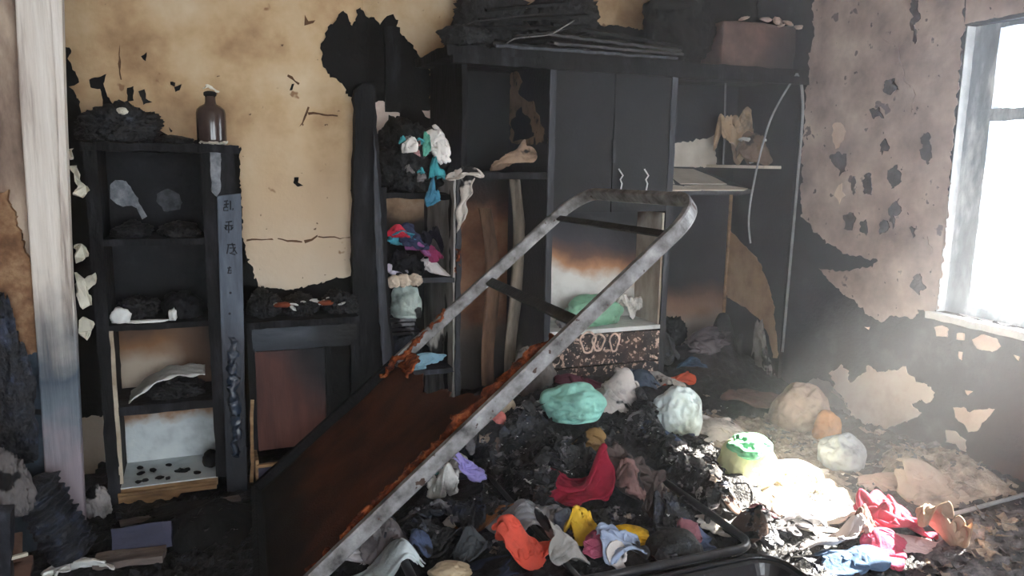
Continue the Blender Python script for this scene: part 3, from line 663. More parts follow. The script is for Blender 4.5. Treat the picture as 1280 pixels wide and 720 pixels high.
# running top of the pile, so that each cloth drapes over those under it
HX0, HY0, HR = -1.4, .9, .012
_gx, _gy = np.meshgrid(HX0+HR*np.arange(400), HY0+HR*np.arange(295), indexing='ij')
HM = Hf(_gx.ravel(), _gy.ravel()).reshape(_gx.shape); HS = [HM.copy()]
def refresh():
    a = HM
    for ax in (0, 1): a = np.maximum(a, np.maximum(np.roll(a, 1, ax), np.roll(a, -1, ax)))
    for _ in range(7):
        for ax in (0, 1): a = (a*2+np.roll(a, 1, ax)+np.roll(a, -1, ax))/4
    HS[0] = a
def gnd(x, y):
    u = np.clip((np.asarray(x)-HX0)/HR, 0, 398.9); v = np.clip((np.asarray(y)-HY0)/HR, 0, 293.9); i = u.astype(int); j = v.astype(int); a = u-i; b = v-j; H = HS[0]
    return H[i, j]*(1-a)*(1-b)+H[i+1, j]*a*(1-b)+H[i, j+1]*(1-a)*b+H[i+1, j+1]*a*b
def raster(A):
    i = np.clip(((A[:, 0]-HX0)/HR+.5).astype(int), 0, 399); j = np.clip(((A[:, 1]-HY0)/HR+.5).astype(int), 0, 294); np.maximum.at(HM, (i, j), A[:, 2]); refresh()
BARS = []                     # (x0, y0, x1, y1, z) of tubes that lie in the pile
def bar_near(x, y):
    d = np.full(np.shape(x), 9.)
    for (x0, y0, x1, y1, z) in BARS:
        L2 = (x1-x0)**2+(y1-y0)**2; t = np.clip(((x-x0)*(x1-x0)+(y-y0)*(y1-y0))/L2, 0, 1); d = np.minimum(d, np.hypot(x-x0-t*(x1-x0), y-y0-t*(y1-y0)))
    return d
def tuck(A, zb):
    """cloth that lies under a tube stays below it"""
    d = bar_near(A[:, 0], A[:, 1]); lim = zb-.024+np.clip(d-.03, 0, 1)*1.6; A[:, 2] = np.minimum(A[:, 2], lim); return A
def cloth(px, py, w, h, m, name, label, cat, kind='heap', lift=.03, hh=None, dep=.8, rz=0, fold=None, fr=None, base=None, Y=None, group=None, sub=4, aniso=2.5, rag=.25, tilt=0, under=False):
    """a garment or bag whose middle shows at (px,py), about w x h pixels"""
    SEED[0] += 1; sd_ = SEED[0]
    if Y is not None: p = onY(px, py, Y); t = (p-CAMP)@fw
    else: p, t = hit(px, py, lift); t = (p-CAMP)@fw
    W_ = w*t/F/2; Hh = h*t/F/2
    if w > 30 or h > 30: sub = 5
    if Y is None and base is None and fold != .01:
        sd_ = SEED[0]; bagy = cat in BAGGY; dp = dep if kind != 'heap' else .75
        g, _ = hit(px, py+h*.5, .0); t = (g-CAMP)@fw; W_ = w*t/F/2
        D_ = W_*dp; Hz = max((h*t/F-.84*D_)/.9, (.55 if bagy else .4)*W_)
        if .84*D_+.9*Hz > h*t/F*1.15: D_ = max(.45*W_, (h*t/F*1.1-.9*Hz)/.84)
        if kind == 'heap': Hz = max(.04, .3*W_)
        if hh: Hz = hh
        hd = np.array([fw[0], fw[1]]); hd /= np.linalg.norm(hd); cx, cy = g[0]+hd[0]*D_, g[1]+hd[1]*D_
        if bagy:
            th = np.linspace(0, 6.28, 16); hs = np.concatenate([gnd(cx+W_*k*np.cos(th), cy+D_*k*np.sin(th)) for k in (.2, .5, .75)]); zb0 = float(np.percentile(hs, 55))
            mb = put(PB[sd_ % 5], (cx, cy, zb0-.015), (W_*1.12, D_*1.12, Hz*1.2), rz-YAW, sd_)
            return tag(link(name, mb, m, smooth=True), label, cat, group)
        mb = put(PC[sd_ % 9], (cx, cy, .002), (W_*1.32, D_*1.28, Hz*1.2), rz-YAW, sd_, gnd)
        A = np.array(mb.v)
        if under: A = tuck(A, .13)
        mb.v = [tuple(p) for p in A]; raster(A)
        return tag(dress(link(name, mb, m, smooth=True), w > 34), label, cat, group)
    if kind == 'heap':
        b0 = base if base is not None else None
        mb = heap(p[0], p[1], W_, W_*dep, hh if hh else Hh*.9, rz-YAW, fold if fold is not None else Hh*.5, fr or .9/W_, sd_, aniso, b0, rag)
    else:
        z = base+Hh*.92 if base is not None else max(p[2], float(Hf(p[0], p[1]))+Hh*.8)
        mb = blob((p[0], p[1], z), (W_, W_*dep, Hh), rz-YAW, fold if fold is not None else .16, fr or 1.7, sd_, sub, .8, tilt)
    return tag(link(name, mb, m, smooth=True), label, cat, group)
C_ = {}
def cm(name, c, **k):
    if name not in C_: C_[name] = sup(name, c, **k)
    return C_[name]
BLK = mat('charred_cloth', [(.34, (8, 8, 10)), (.54, (16, 17, 20)), (.68, (34, 37, 44)), (.8, (96, 100, 112))], 20, detail=8, rough=.6, bump=.9, bscale=90, spec=.45)
BLKB = mat('blue_black_cloth', [(.34, (9, 11, 16)), (.55, (20, 25, 36)), (.7, (52, 62, 84)), (.8, (110, 122, 146))], 18, detail=8, rough=.55, bump=.9, bscale=90, spec=.5)
# ------------------------------------------------------------------ on and in the bookcase
BROWNG = mat('brown_glass', [(.3, (44, 34, 32)), (.6, (72, 58, 54))], 6, rough=.18, bump=.05, spec=.6)
bp = onY(265, 172, FB+.14); zt = 1.487
bt = thing('glass_bottle', 'brown glossy bottle with narrow neck standing on top of bookcase', 'bottle', (bp[0], bp[1], zt))
link('bottle_body', MB().lathe((bp[0], bp[1], zt), [(.045, 0), (.056, .004), (.058, .02), (.058, .125), (.054, .142), (.04, .155), (.024, .163), (.021, .172), (.020, .195)], 28), BROWNG, bt, smooth=True)
link('bottle_cap', MB().lathe((bp[0], bp[1], zt+.195), [(.022, 0), (.025, .003), (.025, .014), (.02, .018), (.01, .021)], 20), SOOT, bt, smooth=True)
link('broken_rim', crust([(bp[0]-.02, bp[1], zt+.214), (bp[0], bp[1]-.01, zt+.222), (bp[0]+.022, bp[1], zt+.216)], .006, 4, 20), FLAKE, bt)
link('bottle_base_crust', crust([(bp[0]-.05, bp[1]-.05, zt+.006), (bp[0], bp[1]-.075, zt+.006), (bp[0]+.055, bp[1]-.04, zt+.006)], .009, 5, 20), FLAKE, bt)
tag(link('charred_bundle', blob((-.31, FB+.16, zt+.055), (.13, .11, .085), .1, .3, 2.6, 41, 5, .55, fine=.05), BLK, smooth=True), 'black charred lumpy bundle on top of the bookcase', 'bundle')
tag(link('charred_scrap', blob((-.13, FB+.12, zt+.01), (.10, .08, .022), .1, .3, 2.6, 43, 4, .4), BLK, smooth=True), 'low black burnt remnant between the bundle and bottle', 'remnant')
tag(link('paper_scrap', blob((-.29, FB+.05, zt+.125), (.016, .012, .012), .1, .3, 2, 44, 3), FLAKE), 'small pale scrap on the charred bundle above bookcase', 'scrap')
# shelf contents
tag(link('charred_bundle', blob((-.3, FB+.14, 1.135), (.075, .09, .035), 0, .3, 2.6, 45, 4, .5), BLK, smooth=True), 'black burnt lump on the topmost shelf, far side', 'bundle')
tag(link('charred_bundle', blob((-.09, FB+.13, 1.14), (.075, .09, .035), 0, .3, 2.6, 46, 4, .5), BLK, smooth=True), 'black burnt lump on topmost shelf near the carved plank', 'bundle')
tag(link('charred_books', blob((-.2, FB+.15, .80), (.15, .1, .05), 0, .35, 2.6, 47, 5, .5, fine=.06), BLK, smooth=True), 'heap of blackened papers on the second shelf down', 'papers')
tag(link('charred_papers', blob((-.12, FB+.12, .815), (.09, .08, .06), 0, .35, 2.2, 49, 4, .5), BACKD, smooth=True), 'dark grey curled sheets on the second shelf down', 'papers')
WPAP = mat('white_paper', [(.3, (190, 192, 190)), (.6, (226, 228, 226))], 8, rough=.8, bump=.2)
for k, (x, w, h, lb) in enumerate(((-.345, .03, .034, 'white torn paper lump on bookcase shelf by the jamb'), (-.25, .07, .006, 'thin white paper strip on bookcase shelf edge'), (-.155, .014, .028, 'small upright white paper tip on bookcase shelf'))):
    tag(link('paper_scrap', blob((x, FB+.03, .777+h*.8), (w, .02, h), 0, .35, 1.8, 50+k, 3, .6), WPAP, smooth=True), lb, 'paper')
# third compartment: black bundle under curled white sheet
tag(link('charred_bundle', blob((-.19, FB+.12, .47), (.145, .1, .055), 0, .3, 2.6, 56, 5, .5), BLK, smooth=True), 'black burnt bundle under the curled white sheet', 'bundle')
V = []; Fc = []
for i in range(31):
    for j in range(9):
        u = i/30; x = -.335+.29*u; z = .445+.105*(math.sin(min(1, u*1.5)*math.pi/2))-.012*u; y = FB+.03+.14*j/8
        V.append((x, y, z+.006*math.sin(j*2+i*.7)+.012*(j/8)))
for i in range(30):
    for j in range(8): a = i*9+j; Fc.append((a, a+1, a+10, a+9))
o = link('curled_sheet', MB().add(V, Fc), WPAP, smooth=True); o.modifiers.new('t', 'SOLIDIFY').thickness = .004
tag(o, 'curled white sheet arched over black bundle in bookcase', 'paper')
for k in range(14):
    x = -.34+.3*random.random(); 
    tag(link('char_crumb', blob((x, FB+.03+.2*random.random(), .104), (.008+.012*random.random(), .012, .006), k, .3, 2, 60+k, 2), SOOT), 'black crumb on the whitish lowest bookcase shelf', 'crumb', 'char crumbs on the lowest bookcase shelf')
tag(link('charred_lump', blob((-.035, FB+.14, .13), (.035, .05, .035), 0, .3, 2, 75, 3, .6), SOOT, smooth=True), 'black lump at the end of lowest bookcase shelf', 'lump')
# under and before the bookcase
BLUEB = mat('blue_black_board', [(.3, (34, 36, 52)), (.6, (52, 54, 76)), (.8, (70, 70, 90))], 8, rough=.6, bump=.4, stretch=(.3, 1, 1))
WOODG = mat('grey_weathered_wood', [(.3, (62, 54, 52)), (.5, (104, 94, 90)), (.7, (142, 130, 122))], 12, stretch=(.25, 1, 1), rough=.75, bump=.6)
def board(name, a, b, width, th, m, label, seed=0, upv=(0, 0, 1), cat='board'):
    a = np.array(a, float); b = np.array(b, float); n = 16; t = (b-a)/np.linalg.norm(b-a); u = np.array(upv, float); u -= t*(u@t); u /= np.linalg.norm(u); w = np.cross(t, u)
    L_ = np.linalg.norm(b-a); m_ = MB().rbox((0, -width/2, -th/2), (L_, width/2, th/2), .03, .005, 14, seed); A = np.array(m_.v)
    m_.v = [tuple(a+t*p[0]+w*p[1]+u*p[2]) for p in A]
    return tag(link(name, m_, m), label, cat)
board('fallen_board', onZ(140, 678, .075), onZ(215, 667, .075), .09, .03, BLUEB, 'blue-black board lying before the bookcase', 1, (0, -.9, .4))
board('fallen_board', onZ(118, 702, .045), onZ(206, 692, .045), .08, .025, WOODG, 'grey weathered wood slab lying on floor beside the jamb', 2)
board('wooden_stick', onZ(150, 655, .06), onZ(300, 622, .06), .03, .015, WOODG, 'thin grey slat lying along the bookcase foot', 3)
cloth(122, 632, 26, 46, cm('grey_rag', (150, 146, 146)), 'grey_rag', 'grey crumpled rag stuffed between jamb and bookcase foot', 'rag', 'bag', base=0.0, Y=3.26, fold=.3)
# ------------------------------------------------------------------ left foreground: burnt bundles
cloth(6, 500, 56, 200, BLKB, 'hanging_cloth', 'black charred cloth hanging before the grey-blue panel', 'cloth', 'bag', Y=2.955, base=None, fold=.3, fr=1.6, dep=.6, sub=5)
cloth(8, 612, 52, 84, cm('grey_cloth_l', (96, 92, 92)), 'grey_cloth', 'grey crumpled cloth beside the black rolled blanket', 'cloth', 'bag', Y=2.70, dep=.6, fold=.28, sub=5)
def ribbed(a, b, r, seed, n=70, seg=40, ribs=14, squash=.8):
    a = np.array(a, float); b = np.array(b, float); V = []; Fc = []; t = (b-a)/np.linalg.norm(b-a); u = np.array([0, 0, 1.])-t*t[2]; u /= np.linalg.norm(u); w = np.cross(t, u)
    for i in range(n+1):
        s = i/n; R0 = r*min(1, (s*9+.25))**.5*min(1, ((1-s)*9+.2))**.5; P = a+(b-a)*s
        for k in range(seg):
            A = 2*math.pi*k/seg; d = np.array([[math.cos(A)*2, math.sin(A)*2, s*ribs+seed]])
            q = R0*(1+.09*math.sin(s*ribs*6.28+1.6*math.sin(A*2+seed))+.25*float(perlin(d)[0]))
            V.append(P+q*(math.cos(A)*u*squash+math.sin(A)*w))
    for i in range(n):
        for k in range(seg): Fc.append((i*seg+k, i*seg+(k+1) % seg, (i+1)*seg+(k+1) % seg, (i+1)*seg+k))
    Fc += [tuple(range(seg-1, -1, -1)), tuple(range(n*seg, (n+1)*seg))]
    return MB().add(V, Fc)
tag(link('rolled_blanket', ribbed(onY(38, 600, 2.84), onZ(98, 696, .085), .085, 2), BLKB, smooth=True), 'rolled black charred blanket slanting down to the jamb foot', 'blanket')
board('brown_plank', onZ(-40, 694, .13), onZ(28, 684, .12), .10, .03, mat('brown_wood', [(.3, (60, 42, 36)), (.7, (112, 84, 70))], 10, stretch=(.3, 1, 1), rough=.7), 'brown wooden plank below the rolled blanket', 5, (0, -.8, .6))
board('brown_plank', onZ(-30, 722, .06), onZ(40, 712, .055), .09, .025, MATS['brown_wood'], 'reddish brown plank lying lowest under the rolled blanket', 6, (0, -.6, .8))
board('pale_stick', onZ(-6, 704, .165), onZ(34, 692, .155), .014, .01, FLAKE, 'thin pale stick across the brown planks', 7, cat='stick')
board('grey_post', onZ(3, 735, .05), onY(4, 636, 2.62), .05, .04, CHARG, 'short grey charred post beside the brown planks', 8, (0, -1, 0), 'post')
q = onZ(94, 722, .03); tag(dress(link('white_packet', put(PC[4], (q[0], q[1], .02), (.13, .07, .09), -YAW, 5), WPAP, smooth=True)), 'white crushed packet on the floor under the rolled blanket', 'packet')
# ================================================================== desk
YD = 3.46
DESKR = mat('smoked_red_wood', [(.3, (54, 34, 32)), (.5, (78, 48, 43)), (.7, (98, 62, 54))], 12, stretch=(1, 1, .12), rough=.6, bump=.3,
            burn=((3.2, 0, 2.2), -1.95, .7, 7, [(.1, (58, 44, 44)), (.45, (22, 23, 27))]))
DESKG = mat('sooty_grey_wood', [(.3, (38, 42, 48)), (.6, (58, 64, 72)), (.8, (80, 86, 94))], 10, stretch=(.3, 1, 1), rough=.6, bump=.3, burn=((2.5, 0, 0), -.95, .3, 8, [(.1, (36, 38, 42)), (.4, (18, 18, 20))]))
a = onY(308, 400, YD); dx0, dx1 = max(a[0], .125), onY(452, 400, YD)[0]
dz = onY(380, 399, YD)[2]
dk = thing('desk', 'low sooty desk with grey apron and reddish door, beside the carved plank', 'desk', ((dx0+dx1)/2, YD+.16, 0))
link('desk_top', MB().rbox((dx0, YD-.01, dz-.03), (dx1-.01, YS-.012, dz), .03, .005, 14, 1), CHAR, dk)
link('apron', MB().rbox((dx0+.02, YD+.01, dz-.135), (dx1-.02, YD+.03, dz-.035), .04, .003, 14, 2), DESKG, dk)
link('door', MB().rbox((dx0+.03, YD+.015, .14), (dx0+.33, YD+.035, dz-.14), .04, .002, 14, 3), DESKR, dk)
link('side_panel', MB().box((dx0+.0, YD+.01, 0), (dx0+.028, YS, dz-.03)), CHAR, dk)
link('side_panel', MB().box((dx0+.335, YD+.02, 0), (dx0+.36, YS, dz-.1)), CHAR, dk)
link('leg', MB().rbox((dx1-.05, YD+.01, 0), (dx1-.015, YD+.05, dz-.03), .05, .003, 12, 4), CHAR, dk)
link('back_board', MB().box((dx0+.028, YS-.04, .05), (dx1, YS-.02, dz-.03)), SOOT, dk)
q = onY(345, 570, YD-.06)
dr = thing('drawer_tray', 'open wooden drawer tray with pale rim on floor before the desk', 'drawer', (q[0], q[1], 0))
x0, x1 = onY(322, 580, YD-.1)[0], onY(376, 570, YD-.1)[0]; z0 = .02; z1 = onY(345, 578, YD-.13)[2]
link('drawer_base', MB().box((x0, YD-.13, z0), (x1, YD-.005, z0+.02)), SOOT, dr)
link('drawer_front', MB().rbox((x0, YD-.14, z0), (x1, YD-.125, z1), .03, .002), BLUEB, dr)
tag(link('drawer_rim', MB().box((x0-.004, YD-.142, z1-.012), (x1+.004, YD-.122, z1)), ROUGHW, dr), 'bare pale wood rim')
link('drawer_side', MB().box((x0-.01, YD-.13, z0), (x0+.004, YD-.005, z1+.02)), ROUGHW, dr)
link('drawer_side', MB().box((x1-.004, YD-.13, z0), (x1+.01, YD-.005, z1)), SOOT, dr)
board('upright_slat', onY(315, 612, 3.37), onY(315, 500, 3.40), .014, .012, ROUGHW, 'thin bare upright slat between plank and desk', 4, (0, -1, 0), 'slat')
# heaps on the desk
for k, (px, w, h, lb) in enumerate(((325, 50, 40, 'black burnt paper heap on desk next to the carved plank'), (368, 60, 30, 'black burnt paper heap on the middle of the desk'), (412, 54, 36, 'black burnt heap on desk next to the charred post'))):
    p = onY(px, 385, YD+.15); t = p@fw
    tag(link('charred_heap', blob((p[0], YD+.16, dz+.02), (w*.0019, .12, h*.0018), 0, .35, 2.8, 80+k, 5, .3, fine=.07), BLK, smooth=True), lb, 'heap')
for k in range(16):
    p = onY(312+130*random.random(), 385, YD+.08)
    tag(link('paper_scrap', blob((p[0], YD+.04+.06*random.random(), dz+.03+.05*random.random()), (.012+.016*random.random(), .01, .005), k, .35, 2, 90+k, 2, tilt=random.uniform(-.5, .5)), WPAP if k % 3 else ASHG.copy() if False else WPAP), 'small white paper scrap in the burnt heaps on the desk', 'paper', 'paper scraps on the desk')
for k, px in enumerate((352, 407)):
    p = onY(px, 378, YD+.06)
    tag(link('orange_ember', blob((p[0], YD+.05, dz+.06), (.03, .02, .01), 0, .3, 2, 110+k, 3), cm('rust_scrap', (120, 60, 40)), smooth=True), ('flat rust-orange scrap in the middle of desk heap', 'round rust-orange scrap on desk near the charred post')[k], 'scrap')

# ================================================================== charred post
YPo = 3.72
m = MB().plate([onY(x, y, YPo+.05) for x, y in ragged([(441, 112), (450, 104), (464, 108), (468, 160), (472, 220), (477, 300), (483, 380), (490, 450), (495, 547), (440, 547), (438, 400), (439, 250)], 12, 1.2, 3)], (0, -1, 0), .07)
post = tag(thing('charred_post', 'tall charred black wooden post standing between desk and shelves', 'post', onY(465, 560, YPo)), None)
link('post_board', m, CHAR, post)
m = MB().plate([onY(x, y, YPo-.02) for x, y in ragged([(466, 160), (472, 220), (477, 300), (483, 380), (490, 450), (494, 540), (484, 540), (474, 400), (468, 300)], 10, .8, 4)], (0, -1, 0), .012)
link('post_edge', m, CHARG, post)
board('charred_lath', onY(491, 140, YB-.013), onY(490, 34, YB-.013), .085, .03, CHAR, 'burnt upright lath on the wall above the shelves', 9, (0, -1, 0), 'lath')
# ================================================================== shelf unit beside the post
YF = 3.79; YI = 4.37
su = thing('shelf_unit', 'open burnt shelf unit with clothes between the charred post and wardrobe', 'shelf unit', (1.0, 4.08, 0))
GREYW = mat('smoky_white_panel', [(.3, (84, 80, 76)), (.46, (160, 156, 150)), (.62, (206, 204, 200))], 6, stretch=(1, 1, .35), rough=.7, bump=.3, spots=[(9, .6, (32, 30, 30))])
BEIGE = mat('smoky_beige_panel', [(.3, (110, 84, 64)), (.5, (180, 146, 116)), (.7, (210, 182, 154))], 5, rough=.75, bump=.2, burn=((0, 0, -3.0), 3.45, .5, 6, [(.1, (60, 50, 46)), (.45, (22, 22, 24))]))
link('side_panel', MB().rbox((1.165, YF, 0), (1.195, YI, 1.36), .06, .006, 10, 1), GREYW, su)
link('side_panel', MB().rbox((.80, YF+.02, 0), (.825, YI, 1.3), .06, .004, 10, 2), CHAR, su)
link('front_stile', MB().rbox((1.175, YF-.02, .1), (1.20, YF+.005, 1.365), .04, .008, 14, 3), CHARG, su)
link('back_panel', MB().box((.82, YI, 0), (1.17, YI+.012, 1.3)), BEIGE, su)
link('shelf', MB().rbox((.82, YF, .815), (1.17, YI, .84), .05, .005, 14, 4), CHARG, su)
link('shelf', MB().rbox((.82, YF, .33), (1.17, YI, .355), .05, .005, 14, 5), CHARG, su)
link('shelf', MB().rbox((.82, YF+.06, 1.24), (1.17, YI, 1.265), .04, .012, 10, 6), CHAR, su)
tag(link('stile_ember', crust([(1.188, YF-.022, 1.0), (1.188, YF-.022, .92), (1.186, YF-.02, .85)], .01, 9, 40), RUSTO, su), 'orange burnt streak')
# bundle on top
tag(link('charred_bundle', blob((1.01, YF+.2, 1.42), (.175, .2, .18), 0, .3, 2.6, 121, 5, .85, fine=.06), BLK, smooth=True), 'big black charred bundle of clothes atop the shelf unit', 'bundle')
def at(px, py, Y): return onY(px, py, Y)
def blobY(name, px, py, w, h, Y, m, label, cat, fold=.25, fr=1.8, dep=.6, seed=None, sub=4, tilt=0, group=None):
    SEED[0] += 1; p = onY(px, py, Y); t = (p-CAMP)@fw
    if cat in ('garment', 'cloth', 'rag', 'clothes', 'papers', 'paper', 'shred') and m not in (BLK,) or name in ('black_clothes',):
        q = w*t/F/2; hz = h*t/F; mb = put((PC if w > 20 else PS)[SEED[0] % (9 if w > 20 else 4)], p-np.array([0, 0, hz*.5]), (q*1.28, q*dep*1.2, hz*1.25), -YAW, SEED[0])
        return tag(dress(link(name, mb, m, smooth=True), w > 40), label, cat, group)
    if cat == 'bag':
        q = w*t/F/2; hz = h*t/F
        return tag(link(name, put(PB[SEED[0] % 5], p-np.array([0, 0, hz*.5]), (q, q*dep, hz), -YAW, SEED[0]), m, smooth=True), label, cat, group)
    return tag(link(name, blob(p, (w*t/F/2, w*t/F/2*dep, h*t/F/2), -YAW, fold, fr, seed or SEED[0]+200, sub, 0, tilt), m, smooth=True), label, cat, group)
blobY('white_cloth', 558, 186, 28, 40, 3.80, cm('white_cloth', (226, 222, 218), burnt=False), 'white cloth lump hanging from the charred bundle', 'cloth')
blobY('white_cloth', 512, 183, 16, 16, 3.79, MATS['white_cloth'], 'small white cloth knot in the charred bundle', 'cloth')
TEAL = cm('teal_rag', (70, 160, 170), burnt=True)
blobY('teal_rag', 545, 214, 18, 24, 3.79, TEAL, 'bright teal rag dangling in the charred bundle', 'rag', .35)
blobY('teal_rag', 540, 184, 9, 26, 3.79, cm('mint_rag', (96, 170, 150)), 'narrow mint strip above the teal rag', 'rag', .35)
blobY('blue_rag', 542, 247, 16, 30, 3.80, cm('blue_rag', (70, 130, 160)), 'blue rag hanging below the charred bundle', 'rag', .3, dep=.3)
for k in range(12):
    blobY('cloth_shred', 505+60*random.random(), 165+70*random.random(), 6+5*random.random(), 6+6*random.random(), 3.785, (cm('grey_shred', (120, 116, 116)), cm('pink_shred', (170, 130, 130)), TEAL)[k % 3], 'small coloured cloth shred stuck in the charred bundle', 'shred', .35, sub=2, group='shreds in the charred bundle')
# white cloth draped on the stile
dc = thing('draped_cloth', 'dirty white cloth draped over the corner of shelf unit', 'cloth', onY(580, 290, 3.76))
p = onY(578, 214, 3.752)
dress(link('cloth_fold', put(PC[5], p-np.array([0, 0, .045]), (.12, .045, .075), 0, 4), cm('dirty_white', (188, 180, 172)), dc, smooth=True))
V = []; Fc = []
for i in range(31):
    for j in range(9):
        u = j/8; v = i/30; x = 573+(18-7*v)*u+3*math.sin(v*6)+2*math.sin(v*17); y = 216+76*v*(1-.25*u)
        V.append(onY(x, y, 3.764+.006*math.sin(u*9+v*4)))
for i in range(30):
    for j in range(8): a = i*9+j; Fc.append((a, a+1, a+10, a+9))
o = link('hanging_strip', MB().add(V, Fc), MATS['dirty_white'], dc, smooth=True); o.modifiers.new('t', 'SOLIDIFY').thickness = .004
# clothes on the middle shelf
for (px, py, w, h, c, nm, lb) in [(493, 290, 26, 12, (196, 44, 66), 'red_garment', 'red folded garment on the shelf unit'), (496, 300, 30, 16, (70, 150, 170), 'teal_garment', 'teal folded garment beneath the red one'), (494, 312, 26, 14, (196, 190, 204), 'white_garment', 'pale folded garment beneath the teal one'),
        (518, 298, 34, 26, (56, 62, 88), 'navy_garment', 'navy bunched garment on the shelf unit'), (505, 322, 40, 26, (24, 24, 30), 'black_garment', 'black bunched garment on the shelf unit'), (522, 310, 26, 20, (150, 90, 142), 'purple_garment', 'purple bunched garment on the shelf unit'),
        (540, 318, 26, 18, (150, 60, 100), 'pink_garment', 'magenta bunched garment on the shelf unit'), (540, 303, 22, 26, (28, 26, 38), 'dark_garment', 'dark garment behind the magenta one'), (548, 333, 44, 18, (214, 210, 212), 'white_garment', 'white and black garment at the shelf unit edge')]:
    blobY(nm, px, py, w, h, 3.88, cm(nm+lb[:4], c, burnt=(nm == 'white_garment')), lb, 'garment', .22, 1.6)
blobY('plastic_bag', 511, 377, 40, 46, 3.80, cm('mint_bag', (176, 192, 186), rough=.4, spec=.5), 'whitish mint plastic bag hanging under the shelf', 'bag', .2)
for k, px in enumerate((492, 505, 518)):
    blobY('foam_chunk', px, 352-k, 15, 14, 3.775, cm('cream_foam', (206, 190, 172)), 'cream foam chunk under the shelf edge', 'foam', .3, group='foam chunks under the shelf edge')
for k in range(5):
    p = onY(504, 424-6*k, 3.86); m_ = MB().rbox((p[0]-.09+.01*k, p[1]-.08, p[2]), (p[0]+.07+.006*k, p[1]+.1, p[2]+.016), .03, .006, 12, k)
    tag(link('folded_paper', m_, cm('grey_paper', (128, 128, 130))), 'grey folded paper in the stack under the plastic bag', 'paper', 'folded papers under the plastic bag')
blobY('black_bundle', 528, 440, 60, 44, 3.88, BLKB, 'blue-black bundle at the bottom of the shelf unit', 'bundle', .3)
blobY('white_sheet', 556, 425, 22, 50, 3.84, GREYW, 'smoky white sheet leaning at the shelf unit bottom', 'sheet', .2, dep=.3)
blobY('blue_papers', 540, 466, 84, 14, 3.74, cm('blue_paper', (130, 168, 186)), 'pale blue crumpled papers below the shelf unit', 'papers', .4)

# ================================================================== wardrobe
wd = thing('wardrobe', 'large charred black wardrobe with two closed doors and open compartments', 'wardrobe', (2.27, 4.08, 0))
WBLK = mat('blackened_lacquer', [(.3, (12, 13, 16)), (.6, (20, 22, 27)), (.8, (34, 37, 42))], 5, rough=.6, bump=.25, spec=.25)
X0, X1, X2, X3 = 1.205, 1.70, 2.44, 3.345; ZT = 1.945
PANW = mat('smoked_white_panel', [(.3, (190, 186, 180)), (.6, (216, 214, 210))], 7, rough=.6, bump=.15,
           burn=((.5, 0, 2.6), -3.08, .5, 6, [(.02, (176, 128, 92)), (.2, (104, 74, 62)), (.42, (54, 52, 60)), (.7, (36, 37, 43))]))
PANR = mat('rust_smoked_panel', [(.3, (96, 60, 42)), (.5, (132, 88, 62)), (.7, (160, 122, 96))], 5, rough=.7, bump=.3,
           burn=[((0, 0, 2.4), -2.75, .6, 6, [(.05, (60, 40, 34)), (.35, (24, 24, 28))]), ((0, 0, -2.4), 1.15, .6, 6, [(.05, (100, 86, 76)), (.45, (70, 66, 62))])])
PANG = mat('dark_smoked_panel', [(.3, (26, 26, 30)), (.6, (40, 40, 45))], 6, rough=.6, bump=.3,
           burn=((0, -.6, -2.2), 3.5, .9, 5, [(.1, (70, 62, 58)), (.4, (164, 156, 146))]))
link('side_panel', MB().rbox((X0, YF, 1.37), (X0+.03, YI, ZT), .06, .006, 12, 1), CHAR, wd)
link('divider', MB().box((X1-.012, YF, 0), (X1+.012, YI, ZT)), PANG, wd)
link('divider', MB().box((X2-.012, YF, 0), (X2+.012, YI, ZT)), WBLK, wd)
link('side_panel', MB().box((X3-.03, YF, 0), (X3, YI, ZT)), WBLK, wd)
link('front_stile', MB().rbox((X1-.018, YF-.012, .06), (X1+.018, YF+.004, ZT), .05, .003, 12, 2), CHARG, wd)
link('front_stile', MB().rbox((X2-.018, YF-.012, .06), (X2+.018, YF+.004, ZT), .05, .003, 12, 3), CHARG, wd)
link('top_board', MB().rbox((X0-.08, YF-.03, ZT), (X3, YI+.03, ZT+.05), .04, .01, 10, 4), CHAR, wd)
link('cornice', MB().rbox((X0-.06, YF-.045, ZT-.035), (X3, YF-.0, ZT+.01), .04, .007, 12, 5), CHAR, wd)
link('back_panel', MB().box((X0, YI, 1.38), (X1, YI+.012, ZT)), WBLK, wd)
tag(link('back_panel', MB().box((X0, YI, 0), (X1, YI+.012, 1.36)), PANR, wd), 'rust-brown scorched backboard')
link('back_panel', MB().box((X1, YI, 1.17), (X2, YI+.012, ZT)), WBLK, wd)
tag(link('back_panel', MB().box((X1, YI-.3, .5), (X2, YI-.29, 1.17)), PANW, wd), 'whitish niche backboard smoked black at top')
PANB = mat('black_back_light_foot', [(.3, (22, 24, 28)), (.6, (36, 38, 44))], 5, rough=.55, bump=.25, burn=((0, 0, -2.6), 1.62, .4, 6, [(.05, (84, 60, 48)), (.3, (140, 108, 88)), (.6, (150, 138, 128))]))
link('back_panel', MB().box((X2, YI, 0), (X3, YI+.012, ZT)), PANB, wd)
link('shelf', MB().rbox((X0+.006, YF-.005, 1.345), (X1-.012, YI, 1.38), .05, .005, 12, 6), CHAR, wd)
